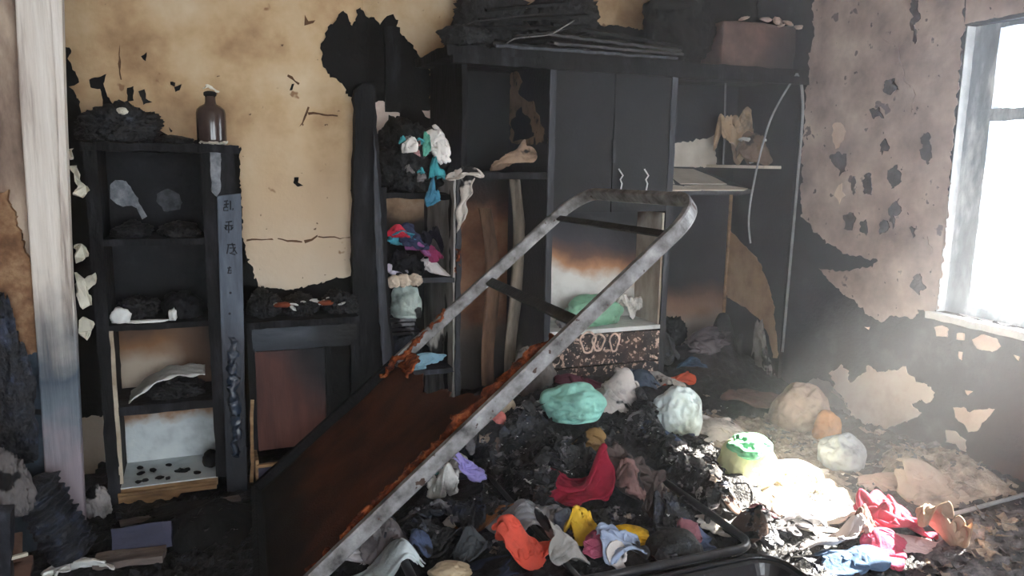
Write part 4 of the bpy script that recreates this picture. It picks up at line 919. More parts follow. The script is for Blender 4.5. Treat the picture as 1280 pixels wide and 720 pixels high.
# curved burnt boards inside left compartment
for (px0, px1, ya, yb, c, lb) in ((636, 650, 222, 478, (150, 138, 124), 'pale warped strip'), (598, 614, 260, 482, (126, 96, 76), 'brown warped strip')):
    m = MB(); V = []; Fc = []
    for i in range(21):
        for j in range(5):
            v = i/20; x = px0+(px1-px0)*j/4+6*math.sin(v*5)+(10*v if px0 < 620 else 0); V.append(onY(x, ya+(yb-ya)*v, 4.12+.02*math.sin(v*6+j)))
    for i in range(20):
        for j in range(4): a = i*5+j; Fc.append((a, a+1, a+6, a+5))
    o = link('warped_strip', m.add(V, Fc), mat('warped_'+lb[:4], [(.3, tuple(int(k*.5) for k in c)), (.55, c), (.75, tuple(min(255, int(k*1.25)) for k in c))], 8, stretch=(1, 1, .3)), wd, smooth=True); o.modifiers.new('t', 'SOLIDIFY').thickness = .008
    tag(o, lb)
# doors
HND = mat('bright_bent_wire', [(.3, (190, 190, 194)), (.7, (236, 236, 238))], 10, rough=.35, metallic=.3, bump=0)
xm = (X1+X2)/2-.0
for k, (xa, xb) in enumerate(((X1+.014, xm-.003), (xm+.003, X2-.014))):
    d = link('door', MB().rbox((xa, YF-.004, 1.17), (xb, YF+.018, ZT-.036), .06, .0015, 10, 8+k), WBLK, wd)
    hx = onY(771 if k == 0 else 803, 211, YF)[0]; pts = [(0, 0), (.014, -.018), (.028, -.035), (.012, -.058), (.024, -.08), (.018, -.11), (.016, -.125)]
    z_ = onY(771, 211, YF)[2]
    h_ = link('handle', MB().tube([(hx+x, YF-.022, z_+z) for x, z in pts], .0045, 8), HND, wd); h_.parent = d
    tag(h_, 'bright bent zigzag wire handle')
link('door_pull', MB().rbox((xm-.008, YF-.02, 1.44), (xm+.008, YF-.002, 1.56), .03, .003), CHARG, wd)
# niche side lining and counter
tag(link('niche_lining', MB().rbox((X2-.03, YF+.004, .5), (X2-.013, YI-.29, 1.16), .06, .003, 10, 9), mat('peeling_white', [(.3, (120, 96, 78)), (.48, (170, 158, 144)), (.65, (206, 202, 192))], 5, stretch=(1, 1, .4), rough=.7, burn=((0, .9, 2.4), -6.2, .6, 6, [(.05, (96, 68, 52)), (.35, (46, 42, 44))])), wd), 'peeling white lining')
tag(link('counter', MB().rbox((X1+.012, YF-.012, .488), (X2-.012, YI-.28, .512), .06, .002, 10, 10), cm('counter_white', (202, 204, 202), burnt=False, dirty=.8), wd), 'pale counter board')
BLIS = mat('blistered_drawer', [(.3, (34, 32, 34)), (.5, (52, 46, 46)), (.6, (84, 66, 60))], 12, rough=.6, bump=.6,
           spots=[(22, .62, (196, 166, 150)), (48, .61, (208, 182, 168)), (80, .66, (214, 190, 176))])
for k, (za, zb) in enumerate(((.305, .478), (.075, .293))):
    d = link('drawer', MB().rbox((X1+.02, YF-.012, za), (X2-.02, YF+.3, zb), .06, .003, 10, 12+k), BLIS, wd)
    if k == 0:
        for px, w, hgt in ((735, 11, 15), (748, 9, 12), (768, 7, 13)):
            c = onY(px, 428, YF-.014); t_ = 3.9/F
            rg = link('handle_scorch', MB().tube([c+np.array([w*t_*math.cos(a)*(1+.2*math.sin(3*a)), 0, hgt*t_*math.sin(a)]) for a in np.linspace(0, 6.28, 22)[:-1]], .006, 6, closed=True), cm('scorch_ring', (222, 196, 180), burnt=False), wd); rg.parent = d
link('plinth', MB().box((X1, YF+.01, 0), (X2, YF+.03, .075)), CHAR, wd)
# right compartment: shelf with peeled white sheets
SHW = mat('white_shelf_sheet', [(.3, (196, 186, 172)), (.6, (222, 214, 202))], 6, rough=.75, bump=.1)
zs = 1.262
def tz(x, y, d=0): return (X2+x, YF+y, zs+.23*y+d)
sh = link('shelf', MB().plate([tz(.012, 0), tz(.5, 0), tz(.6, .03), tz(.55, .58), tz(.012, .58)], (0, 0, 1), .022), CHARG, wd)
for k, q in enumerate([[(.02, .0), (.22, .0), (.14, .1), (.02, .14)], [(.24, .005), (.52, .0), (.58, .04), (.46, .12), (.3, .12), (.17, .1)], [(.02, .17), (.13, .14), (.18, .24), (.02, .36)], [(.17, .14), (.5, .14), (.52, .3), (.5, .5), (.04, .56), (.03, .4), (.2, .28)]]):
    s_ = link('shelf_sheet', MB().plate([tz(x, y, .023) for x, y in q], (0, 0, 1), .004), SHW, wd); s_.parent = sh
patch('bare_patch', wd, 'back', YI, [(838, 182), (870, 175), (884, 170), (893, 168), (897, 208), (838, 210)], SHW, t=.004, seed=201)
BARE = mat('bare_tan_board', [(.3, (150, 118, 90)), (.5, (182, 150, 118)), (.7, (200, 172, 140))], 6, rough=.8, bump=.15)
tag(patch('bare_patch', wd, 'right', X3-.03, [(899, 262), (908, 262), (912, 285), (925, 300), (945, 322), (958, 345), (967, 380), (971, 420), (973, 447), (968, 446), (962, 420), (950, 398), (932, 384), (914, 374), (899, 360)], BARE, t=.004, step=4, amp=1.4, seed=202, ymax=4.362), 'bare tan burnt-through patch')
link('corner_strip', MB().box((X3-.05, YI-.012, .3), (X3-.03, YI, 1.24)), ROUGHW, wd)
link('hanging_rod', MB().tube([onY(907, 96, 4.2), onY(906, 150, 4.2), onY(904, 206, 4.2)], .006, 8), mat('steel_rod', [(.3, (90, 92, 94)), (.7, (140, 142, 144))], 8, rough=.4, metallic=.6), wd)
zL = onY(945, 207, 3.95)[2]
tag(link('shelf_fragment', MB().plate([(x, y, zL-.018) for x, y in [(3.316, 3.90), (3.21, 3.93), (3.15, 4.02), (3.10, 4.12), (3.09, 4.365), (3.316, 4.365)]], (0, 0, 1), .018), SHW, wd), 'broken pale shelf remnant')
def wire(name, pts, Y, r, m, label):
    P = [onY(x, y, Y) for x, y in pts]; n = 40; q = np.linspace(0, len(P)-1, n); A = np.array(P)
    # smooth by repeated averaging
    B = np.column_stack([np.interp(q, range(len(P)), A[:, k]) for k in range(3)])
    for _ in range(6): B[1:-1] = (B[:-2]+2*B[1:-1]+B[2:])/4
    return tag(link(name, MB().tube(B, r, 8), m, smooth=True), label, 'wire')
CAB = mat('grey_cable', [(.3, (120, 124, 128)), (.7, (170, 174, 178))], 10, rough=.5, bump=0)
wire('loose_cable', [(996, 92), (1003, 108), (1004, 140), (1000, 190), (994, 260), (986, 350), (978, 440)], 3.765, .008, CAB, 'pale cable running down the outer edge of wardrobe')
wire('loose_cable', [(996, 92), (978, 120), (962, 150), (948, 200), (938, 250), (935, 280), (938, 304)], 3.76, .006, CAB, 'thin curved cable hanging across the open wardrobe compartment')
# things in the compartments
blobY('burnt_papers', 925, 168, 42, 58, 4.2, cm('tan_burnt_paper', (190, 166, 138)), 'tan scorched papers standing on wardrobe shelf', 'papers', .25)
blobY('burnt_papers', 938, 192, 56, 34, 4.12, cm('brown_burnt_paper', (110, 92, 80)), 'brown curled papers on the wardrobe shelf', 'papers', .35)
for k, (px, py) in enumerate(((933, 176), (945, 184), (956, 192), (963, 202), (948, 176))):
    blobY('white_curl', px, py, 16, 6, 4.06, WPAP, 'white curled paper edge on the wardrobe shelf', 'paper', .4, group='white curls on the wardrobe shelf', sub=3, tilt=.4)
# upper left compartment: heap of scorched paper on shelf
blobY('scorched_box', 660, 192, 48, 32, 4.0, cm('tan_box', (188, 160, 136)), 'tan scorched crumpled paper on the upper wardrobe shelf', 'paper', .25)
patch('peeling_lining', wd, 'right', X1-.012, [(637, 92), (644, 86), (652, 100), (648, 118), (656, 122), (668, 128), (676, 150), (684, 178), (640, 180), (635, 140)], cm('tan_peel', (150, 124, 102)), t=.004, step=4, amp=2.5, seed=210, ymax=4.362)
patch('soot_patch', wd, 'right', X1-.017, [(640, 150), (650, 135), (662, 148), (668, 172), (642, 176)], SOOT, t=.004, step=4, amp=2, seed=211, ymax=4.362)
GREEN = cm('green_bag', (120, 168, 140), burnt=False, rough=.4, spec=.5, dirty=.65)
p = onY(742, 378, YF+.14)
tag(link('green_bag', put(PB[1], (p[0], p[1], .505), (.2, .12, .18), 0, 3), GREEN, smooth=True), 'green plastic bag lying on the pale counter of wardrobe', 'bag')
blobY('grey_wad', 712, 385, 16, 14, YF+.05, cm('grey_wad', (84, 84, 84)), 'dark grey wad beside the green bag', 'wad', .3)
blobY('white_cloth', 796, 379, 30, 26, YF+.2, MATS['white_cloth'], 'white cloth beside the green bag', 'cloth', .2)
# clothes heap in the open right compartment
for (px, py, w, h, Yq, m, nm, lb, cat) in [(880, 440, 110, 56, 3.98, BLKB, 'black_clothes', 'blue-black clothes heaped in the open wardrobe compartment', 'clothes'), (922, 466, 80, 70, 3.9, BLK, 'black_clothes', 'black charred clothes at the wardrobe foot near window wall', 'clothes'), (905, 433, 50, 26, 3.88, cm('mauve_grey', (92, 84, 90)), 'grey_garment', 'mauve-grey garment on the wardrobe clothes heap', 'garment'),
        (846, 459, 42, 12, 3.8, cm('orange_red', (196, 84, 56), burnt=False), 'orange_garment', 'flat orange-red garment in the open wardrobe compartment', 'garment'), (868, 448, 34, 14, 3.82, cm('denim_blue', (64, 92, 120)), 'blue_garment', 'blue garment next to the flat orange-red one', 'garment'), (965, 466, 30, 70, 3.83, cm('ash_grey_cloth', (132, 128, 126)), 'grey_rag', 'grey rag against the wardrobe end panel', 'rag'),
        (848, 402, 30, 34, 4.2, CHAR, 'burnt_wood', 'small burnt wood piece leaning at the back of open compartment', 'wood'), (850, 430, 40, 24, 3.92, BLK, 'black_garment', 'black garment behind the flat orange-red one', 'garment')]:
    blobY(nm, px, py, w, h, Yq, m, lb, cat, .3, 2.0, sub=5)
# green basket
bq = onY(900, 498, 3.72); bs = thing('green_basket', 'low green slatted plastic basket at the wardrobe foot', 'basket', (bq[0], bq[1], max(.0, bq[2]-.06)))
GRB = mat('green_plastic', [(.3, (60, 92, 84)), (.7, (98, 136, 122))], 8, rough=.5)
bx0, bx1 = bq[0]-.13, bq[0]+.14; zb_ = bq[2]-.05
link('basket_base', MB().box((bx0, bq[1], zb_), (bx1, bq[1]+.16, zb_+.01)), GRB, bs)
for k in range(14):
    x = bx0+(bx1-bx0)*(k+.5)/14; link('slat', MB().box((x-.006, bq[1], zb_), (x+.006, bq[1]+.008, zb_+.085)), GRB, bs)
link('basket_rim', MB().tube([(bx0, bq[1], zb_+.09), (bx1, bq[1], zb_+.09), (bx1, bq[1]+.16, zb_+.09), (bx0, bq[1]+.16, zb_+.09)], .008, 8, closed=True), GRB, bs)
# ------------------------------------------------------------------ on top of the wardrobe
zt2 = ZT+.05
for k, (pa, pb, Yq, w_, m) in enumerate([((600, 48), (700, 66), 3.97, .07, CHAR), ((690, 30), (852, 58), 3.90, .05, CHAR), ((686, 42), (850, 63), 3.845, .05, METALD), ((690, 53), (852, 67), 3.80, .05, METALD), ((618, 71), (845, 72), 3.775, .045, CHARG), ((612, 62), (800, 68), 3.86, .05, CHAR), ((600, 26), (735, 20), 4.09, .05, CHAR), ((610, 14), (712, 4), 4.10, .04, CHAR), ((606, 38), (742, 36), 4.06, .05, CHAR), ((640, 54), (735, 42), 4.02, .05, CHAR)]):
    a, b = onY(*pa, Yq), onY(*pb, Yq)
    a[2] = max(a[2], zt2+.018); b[2] = max(b[2], zt2+.018)
    board('burnt_lath', a, b, w_, .013, m, ['long burnt lath atop wardrobe pile, wide and low', 'long burnt lath slanting along the front of wardrobe top', 'second slanting burnt lath under the top one', 'third slanting burnt lath nearest wardrobe edge', 'grey charred lath lying flat along the wardrobe edge', 'black lath in the middle of the wardrobe pile', 'wide black lath rising high in the wardrobe pile', 'topmost black lath of the wardrobe pile', 'black lath behind the slanting ones on wardrobe', 'black lath crossing obliquely on the wardrobe pile'][k], 20+k, (0, -.35, 1), 'lath')
blobY('charred_bundle', 632, 28, 84, 84, 4.27, BLK, 'black charred bundle at the post end of wardrobe top', 'bundle', .35, 2.4, sub=5)
blobY('charred_bundle', 704, 30, 90, 74, 4.27, BLK, 'black charred mass behind the laths on wardrobe top', 'bundle', .35, 2.4, sub=5)
blobY('charred_bundle', 580, 70, 56, 26, 3.9, BLK, 'low black charred clump on the wardrobe corner by the post', 'bundle', .35, 2.4)
blobY('charred_bundle', 930, 18, 130, 130, 4.27, SOOTW, 'huge soot-black sack behind the brown box', 'sack', .16, 1.6, sub=5)
blobY('charred_bundle', 872, 36, 80, 84, 4.0, SOOTW, 'soot-black sack beside the brown box', 'sack', .2, 1.8, sub=5)
BOXB = mat('smoked_brown_box', [(.3, (74, 58, 54)), (.5, (96, 76, 70)), (.7, (116, 94, 86))], 7, rough=.85, bump=.2, burn=((1.6, 0, -.6), -3.7, .5, 6, [(.05, (70, 60, 60)), (.4, (50, 50, 54))]))
pa, pb = onY(905, 24, 3.86), onY(996, 76, 3.86); pb[0] = min(pb[0], XR-.03)
bo = thing('brown_box', 'smoke-brown cardboard box on top of wardrobe', 'box', ((pa[0]+pb[0])/2, 4.0, zt2))
link('box_body', MB().rbox((pa[0], 3.86, zt2-.0), (pb[0], 4.12, pa[2]), .05, .012, 7, 3), BOXB, bo, bevel=.02)
for k, (x, y, w_, h_) in enumerate(((930, 16, 14, 4), (957, 17, 18, 5), (972, 19, 14, 8), (976, 25, 12, 4), (998, 27, 12, 5), (985, 22, 16, 4))):
    SEED[0] += 1; p = onY(x, y+7, 3.87); f_ = link('torn_flap', blob(p, (w_*.002, .02, h_*.0022), 0, .35, 2, 300+k, 3, tilt=.3*(k % 3-1)), cm('pale_card', (190, 170, 160), burnt=False), bo, smooth=True)
wire('bent_wires', [(576, 26), (590, 18), (640, 12), (680, 8)], 3.95, .003, METALD, 'thin bent wire sticking out of wardrobe pile')
wire('bent_wires', [(640, 32), (670, 30), (690, 28), (720, 12)], 3.8, .003, METALD, 'thin bent wire looping over the laths')
wire('bent_wires', [(635, 42), (645, 36), (690, 32), (720, 14)], 3.78, .003, METAL, 'thin grey wire crossing above the laths')

# ================================================================== floor: bed frame lying flat
zf = .13
fa, fbk, fc, fd = onZ(946, 678, zf), onZ(812, 594, zf), onZ(745, 572, zf), onZ(470, 644, zf)
xr = (fa[0]+fbk[0])/2; yk = fc[1]; y0_ = onZ(800, 712, zf)[1]
ff = thing('floor_bed_frame', 'black tubular bed frame with rounded corner lying among the clothes', 'bed frame', (xr-.7, (y0_+yk)/2, 0))
xl = .55; r_ = .07
def rrect(xa, xb, ya, yb, r, z, n=6):
    P = []
    for cx, cy, a0 in ((xb-r, yb-r, 0), (xa+r, yb-r, 90), (xa+r, ya+r, 180), (xb-r, ya+r, 270)):
        for k in range(n+1): A = R_(a0+90*k/n); P.append((cx+r*math.cos(A), cy+r*math.sin(A), z))
    return P
BLKM = mat('black_painted_steel', [(.3, (16, 17, 20)), (.6, (34, 36, 40)), (.8, (70, 72, 78))], 16, rough=.35, bump=.2, spec=.6)
link('frame_tube', MB().tube(rrect(xl, xr, y0_, yk, r_, zf), .0155, 10, closed=True), BLKM, ff, smooth=True)
for (x, y) in ((xr-.02, y0_+.25), (xr-.02, yk-.15), (xl+.1, y0_+.05), (xl+.1, yk-.05)):
    link('leg', MB().tube([(x, y, 0), (x, y, zf)], .012, 8), METALD, ff, smooth=True)
link('cross_tube', MB().tube([(1.05, y0_, zf), (1.05, yk, zf)], .01, 8), BLKM, ff, smooth=True)
# black trays
TRAY = mat('glossy_black_plastic', [(.3, (14, 16, 20)), (.6, (26, 30, 36)), (.8, (48, 54, 62))], 8, rough=.25, bump=.1, spec=.6)
tc = onZ(962, 686, .1)
for k in range(2):
    xb = tc[0]-.012+.035*k*0-.03*k; yb = tc[1]-.012-.05*k; z = .07+.025*k
    tr = thing('black_tray', ('larger glossy black tray with rounded corner on the floor', 'smaller glossy black tray nested in the larger one')[k], 'tray', (xb-.3, yb-.25, z-.03))
    w_ = .62-.08*k; d_ = .55-.08*k
    rings = [(0, .0), (.012, .045), (.02, .05), (.032, .045), (.05, .01), (.06, .004)]
    V = []; Fc = []
    for (ins, zz) in rings: V += rrect(xb-w_+ins, xb-ins, yb-d_+ins, yb-ins, max(.02, .1-ins), z-.02+zz)
    m_ = len(V)//len(rings)
    for i in range(len(rings)-1):
        for q in range(m_): Fc.append((i*m_+q, i*m_+(q+1) % m_, (i+1)*m_+(q+1) % m_, (i+1)*m_+q))
    Fc.append(tuple(range((len(rings)-1)*m_, len(rings)*m_)))
    link('tray_body', MB().add(V, Fc), TRAY, tr, smooth=False)
    link('tray_rim', MB().tube(rrect(xb-w_, xb, yb-d_, yb, .1, z+.028), .008, 8, closed=True), TRAY, tr, smooth=True)
# grey pole on the right
pa, pb = onZ(1183, 645, .06), onZ(1300, 613, .09)
tag(link('grey_pole', MB().tube([pa, (pa+pb)/2, pb], .009, 8), CAB, smooth=True), 'long thin grey pole lying at the foot of window wall', 'pole')

# ------------------------------------------------------------------ garments and bags over the pile
WH = cm('off_white', (214, 212, 208), burnt=True); 
L = [
 # px, py, w, h, colour key, colour, name, label, cat, kind
 (718, 512, 78, 60, 'mint', (140, 196, 184), 'mint_bag', 'mint green plastic bag of clothes on the pile before drawers', 'bag', 'bag', dict(fold=.13, burnt=False, sub=5)),
 (850, 516, 58, 68, 'palebag', (196, 208, 212), 'pale_bag', 'pale blue-white plastic bag on the pile before open wardrobe', 'bag', 'bag', dict(fold=.15, burnt=False, sub=5)),
 (940, 584, 74, 76, 'ylwgreen', (190, 196, 150), 'green_bag', 'yellow-green tied plastic bag beside sunlit litter', 'bag', 'bag', dict(fold=.14, burnt=False, sub=5)),
 (726, 476, 56, 30, 'maroon', (92, 44, 60), 'maroon_cloth', 'maroon cloth behind the mint green bag', 'cloth', 'bag', dict(fold=.25)),
 (768, 492, 52, 58, 'greywhite', (176, 170, 168), 'grey_cloth', 'grey-white crumpled cloth beside the mint green bag', 'cloth', 'bag', dict(fold=.3, sub=5)),
 (700, 505, 60, 30, 'palegrey', (170, 176, 176), 'pale_cloth', 'pale striped cloth under the mint green bag', 'cloth', 'heap', {}),
 (668, 470, 44, 70, 'greyboard', (110, 104, 100), 'grey_sack', 'grey scorched sack standing against the drawers', 'sack', 'bag', dict(fold=.2, Y=3.70, dep=.5)),
 (800, 480, 50, 40, 'slate', (62, 74, 90), 'slate_cloth', 'slate blue cloth before the lower drawer', 'cloth', 'bag', dict(fold=.25)),
 (842, 484, 48, 34, 'greycloth2', (168, 162, 158), 'grey_cloth', 'grey crumpled cloth behind the pale blue-white bag', 'cloth', 'bag', dict(fold=.3)),
 (912, 540, 74, 40, 'whitefrill', (196, 188, 184), 'white_cloth', 'off-white frayed cloth beside the yellow-green bag', 'cloth', 'bag', dict(fold=.35, sub=5)),
 (628, 556, 120, 50, None, BLKB, 'charred_clothes', 'blue-black charred heap of clothes before the drawers', 'clothes', 'bag', dict(fold=.3, fr=2.6, sub=5)),
 (690, 572, 110, 40, None, ASH, 'charred_clothes', 'ash-grey flecked charred heap below the mint bag', 'clothes', 'bag', dict(fold=.35, fr=3, sub=5)),
 (800, 546, 80, 56, None, BLK, 'charred_clothes', 'black charred heap between mint bag and pale bag', 'clothes', 'bag', dict(fold=.35, fr=2.6, sub=5)),
 (862, 596, 110, 56, None, BLK, 'black_clothes', 'black crumpled clothes beside the yellow-green bag', 'clothes', 'bag', dict(fold=.28, fr=2.2, sub=5)),
 (792, 592, 74, 74, 'brownwool', (74, 64, 62), 'brown_coat', 'brown woolly coat draped across the lying frame', 'coat', 'bag', dict(fold=.22, burnt=False, sub=5)),
 (816, 630, 22, 60, 'brownwool', (74, 64, 62), 'brown_sleeve_cloth', 'brown woolly scarf hanging down beside the coat', 'scarf', 'bag', dict(fold=.2, burnt=False)),
 (790, 622, 34, 40, 'dustyrose', (120, 92, 90), 'rose_rag', 'dusty rose rag below the brown coat', 'rag', 'bag', dict(fold=.3)),
 (720, 622, 76, 36, 'crimson', (150, 34, 58), 'crimson_cloth', 'crimson cloth hanging over the lying frame bar', 'cloth', 'bag', dict(fold=.25, burnt=False, hh=.05)),
 (728, 660, 34, 48, 'yellow1', (206, 168, 52), 'yellow_cloth', 'mustard yellow cloth below the crimson cloth', 'cloth', 'bag', dict(fold=.28, burnt=True)),
 (695, 652, 22, 18, 'yellow2', (196, 170, 70), 'yellow_rag', 'small yellow rag beside the grey hat', 'rag', 'bag', dict(fold=.28)),
 (706, 662, 26, 26, 'steel', (92, 100, 112), 'grey_hat', 'steel grey hat between the yellow cloths', 'hat', 'bag', dict(fold=.1)),
 (788, 668, 56, 34, 'brightyellow', (226, 180, 36), 'yellow_hat', 'bright yellow hat lying on the pile', 'hat', 'bag', dict(fold=.1, burnt=False)),
 (655, 686, 64, 62, 'coral', (204, 82, 66), 'coral_cushion', 'coral red folded garment beside the grey jacket', 'garment', 'bag', dict(fold=.16, burnt=False, fr=1.4, sub=5)),
 (662, 660, 90, 26, 'jacketlight', (148, 150, 156), 'grey_jacket', 'light grey jacket collar arching over the coral garment', 'jacket', 'bag', dict(fold=.25)),
 (702, 694, 56, 66, 'greyjacket', (140, 138, 136), 'grey_jacket', 'grey crumpled jacket beside the coral garment', 'jacket', 'bag', dict(fold=.28, sub=5)),
 (752, 688, 40, 40, 'floral', (168, 84, 110), 'floral_cloth', 'pink floral cloth below the bright yellow hat', 'cloth', 'bag', dict(fold=.3)),
 (782, 698, 56, 46, 'paleblue', (150, 164, 190), 'blue_shirt', 'pale blue shirt below the bright yellow hat', 'shirt', 'bag', dict(fold=.3, sub=5)),
 (848, 686, 66, 54, None, BLK, 'black_plastic_bag', 'glossy black crumpled bag beside the black tray', 'bag', 'bag', dict(fold=.25, sub=5)),
 (552, 610, 32, 40, 'whitecup', (206, 206, 204), 'white_cloth', 'white curled cloth next to the lavender one', 'cloth', 'bag', dict(fold=.2)),
 (582, 606, 40, 36, 'lavender', (140, 132, 192), 'lavender_cloth', 'lavender cloth on black ash beneath the steel rail', 'cloth', 'bag', dict(fold=.2, burnt=False)),
 (560, 622, 16, 12, None, SOOT, 'burnt_wad', 'black burnt wad before the white curled cloth', 'wad', 'bag', dict()),
 (540, 590, 26, 12, 'tealbit', (40, 110, 110), 'teal_rag', 'dark teal rag under the steel rail', 'rag', 'bag', dict(fold=.3)),
 (624, 506, 38, 34, 'cream', (214, 204, 184), 'cream_bowl', 'cream rounded container beneath the steel rail', 'container', 'bag', dict(fold=.04, burnt=False)),
 (621, 542, 20, 22, 'salmon', (190, 110, 104), 'pink_toy', 'small salmon pink lump on charred clothes', 'lump', 'bag', dict(fold=.12, burnt=False)),
 (736, 556, 40, 26, 'ochre', (140, 112, 70), 'ochre_card', 'ochre scorched cardboard below the mint bag', 'card', 'bag', dict(fold=.25, dep=.5)),
 (600, 658, 64, 22, 'rustcloth', (128, 84, 52), 'brown_rag', 'rust-brown rag above the dark grey book', 'rag', 'bag', dict(fold=.3)),
 (562, 662, 24, 18, 'creamrag', (208, 200, 190), 'cream_rag', 'small cream rag beside the dark grey book', 'rag', 'bag', dict(fold=.2)),
 (586, 684, 44, 44, 'darkgrey', (62, 66, 70), 'grey_book_cloth', 'dark grey folded cloth lying below rust-brown rag', 'cloth', 'bag', dict(fold=.12)),
 (442, 690, 52, 40, 'greylump', (178, 174, 176), 'white_rag', 'grey-white rag at the foot of the steel rail', 'rag', 'bag', dict(fold=.3)),
 (485, 700, 60, 34, 'ashrag', (110, 104, 106), 'grey_rag', 'ash grey rag beside the striped towel', 'rag', 'bag', dict(fold=.35)),
 (480, 724, 90, 26, 'towel', (190, 200, 204), 'pale_towel', 'pale towel lying lowest beside the cream bundle', 'towel', 'bag', dict(fold=.15, burnt=False)),
 (562, 716, 54, 34, 'creambundle', (204, 188, 160), 'cream_bundle', 'cream gathered cloth bundle below the dark grey cloth', 'bundle', 'bag', dict(fold=.22, burnt=False, sub=5)),
 (620, 712, 60, 34, 'navy2', (40, 48, 70), 'navy_cloth', 'navy cloth beside the coral garment', 'cloth', 'bag', dict(fold=.28)),
 (1008, 512, 70, 74, 'sack', (164, 146, 134), 'beige_sack', 'beige striped sack slumped at the wardrobe foot', 'sack', 'bag', dict(fold=.16, burnt=False, sub=5)),
 (1038, 535, 34, 46, 'orangebrown', (178, 124, 76), 'orange_pouch', 'orange-brown pouch against the beige sack', 'pouch', 'bag', dict(fold=.15, burnt=False)),
 (1060, 566, 56, 56, 'bluebag', (150, 156, 162), 'blue_bag', 'pale grey-blue plastic bag before the beige sack', 'bag', 'bag', dict(fold=.15, burnt=False)),
 (1020, 590, 110, 40, 'sunwhite', (214, 206, 196), 'white_sheet', 'white crumpled sheet lying in the sunlight', 'sheet', 'heap', dict(burnt=False)),
 (1040, 640, 110, 60, 'sunwhite', (214, 206, 196), 'white_cloth', 'white cloth heap in the brightest sunlight', 'cloth', 'heap', dict(burnt=False)),
 (970, 620, 80, 40, 'sunwhite2', (204, 198, 190), 'white_paper', 'white papers in sunlight beside the yellow-green bag', 'papers', 'heap', dict(burnt=False)),
 (905, 655, 60, 36, 'sunwhite2', (204, 198, 190), 'white_paper', 'white papers in sunlight inside the lying frame', 'papers', 'heap', dict(burnt=False)),
 (1134, 654, 84, 64, 'crimson2', (166, 58, 78), 'red_cloth', 'crimson red cloth half in the sunlight', 'cloth', 'bag', dict(fold=.2, burnt=False, sub=5)),
 (1184, 668, 50, 70, 'tanwrap', (164, 142, 122), 'tan_cloth', 'tan frayed cloth wrapped round the crimson red cloth', 'cloth', 'bag', dict(fold=.32, burnt=False, sub=5)),
 (1140, 692, 90, 14, 'palepink', (196, 172, 172), 'pale_cloth', 'pale rolled cloth under the crimson red cloth', 'cloth', 'bag', dict(fold=.2, burnt=False)),
 (1110, 702, 60, 28, 'pinkred', (178, 66, 92), 'pink_garment', 'pink-red garment beside the denim', 'garment', 'bag', dict(fold=.28, burnt=False)),
 (1072, 708, 76, 30, 'denim', (70, 92, 120), 'denim', 'blue denim garment beside the black tray', 'garment', 'bag', dict(fold=.28, burnt=False)),
 (1076, 672, 34, 44, 'brownshade', (128, 100, 92), 'brown_cloth', 'brown upright cloth fold between white and crimson cloths', 'cloth', 'bag', dict(fold=.2, burnt=False)),
 (1000, 666, 66, 40, 'darkgrey2', (84, 82, 86), 'grey_cloth', 'dark grey crumpled cloth beside the black tray corner', 'cloth', 'bag', dict(fold=.3)),
 (1045, 690, 66, 24, 'pale2', (168, 160, 160), 'pale_rag', 'pale rag lying between denim and white cloth', 'rag', 'bag', dict(fold=.3, burnt=False)),
 (1195, 612, 110, 44, 'plasterheap', (156, 142, 130), 'beige_blanket', 'beige crumpled blanket along the foot of window wall', 'blanket', 'bag', dict(fold=.35, burnt=False, sub=5, fr=2.6)),
 (1120, 605, 70, 24, 'beigepink', (172, 148, 140), 'beige_cloth', 'beige cloth lying behind the crimson red cloth', 'cloth', 'heap', dict(burnt=False)),
 (1276, 672, 22, 16, 'chip', (214, 208, 196), 'plaster_chip', 'white plaster chip on the grey ash', 'chip', 'bag', dict(fold=.1, burnt=False)),
 (900, 625, 110, 40, None, BLK, 'black_sheet', 'black sheet spread beneath the yellow-green bag', 'sheet', 'heap', dict(fold=.02)),
 (950, 500, 70, 30, 'dustyred', (110, 88, 84), 'dusty_cloth', 'dusty reddish cloth before the wardrobe foot', 'cloth', 'heap', dict(burnt=False)),
 (530, 560, 120, 60, None, BLKB, 'charred_clothes', 'blue-black charred heap under the bed rail', 'clothes', 'heap', dict()),
 (620, 610, 140, 50, None, BLK, 'charred_clothes', 'flat black charred heap beyond the lying frame bar', 'clothes', 'heap', dict()),
 (250, 650, 150, 60, None, SOOTW, 'black_soot_heap', 'matt soot heap between bookcase and rust sheet', 'soot heap', 'heap', dict(fold=.01)),
]
BARS += [(xl, y0_, xr, y0_, zf), (xr, y0_, xr, yk, zf), (xr, yk, xl, yk, zf), (xl, yk, xl, y0_, zf), (1.05, y0_, 1.05, yk, zf)]
UNDER = ('charred_clothes', 'black_clothes', 'black_sheet', 'white_paper', 'burnt_wad', 'black_soot_heap', 'white_sheet')
def rank(q):
    nm, lb, cat = q[6], q[7], q[8]
    if nm in UNDER: return 0
    if nm == 'lavender_cloth': return 2
    if nm == 'navy_cloth': return 1
    if cat in BAGGY: return 3
    return 1 if ' under ' in lb or ' behind ' in lb or 'beneath' in lb else 2
L = [q for q in sorted(enumerate(L), key=lambda t: (rank(t[1]), t[0]))]; LR = -1
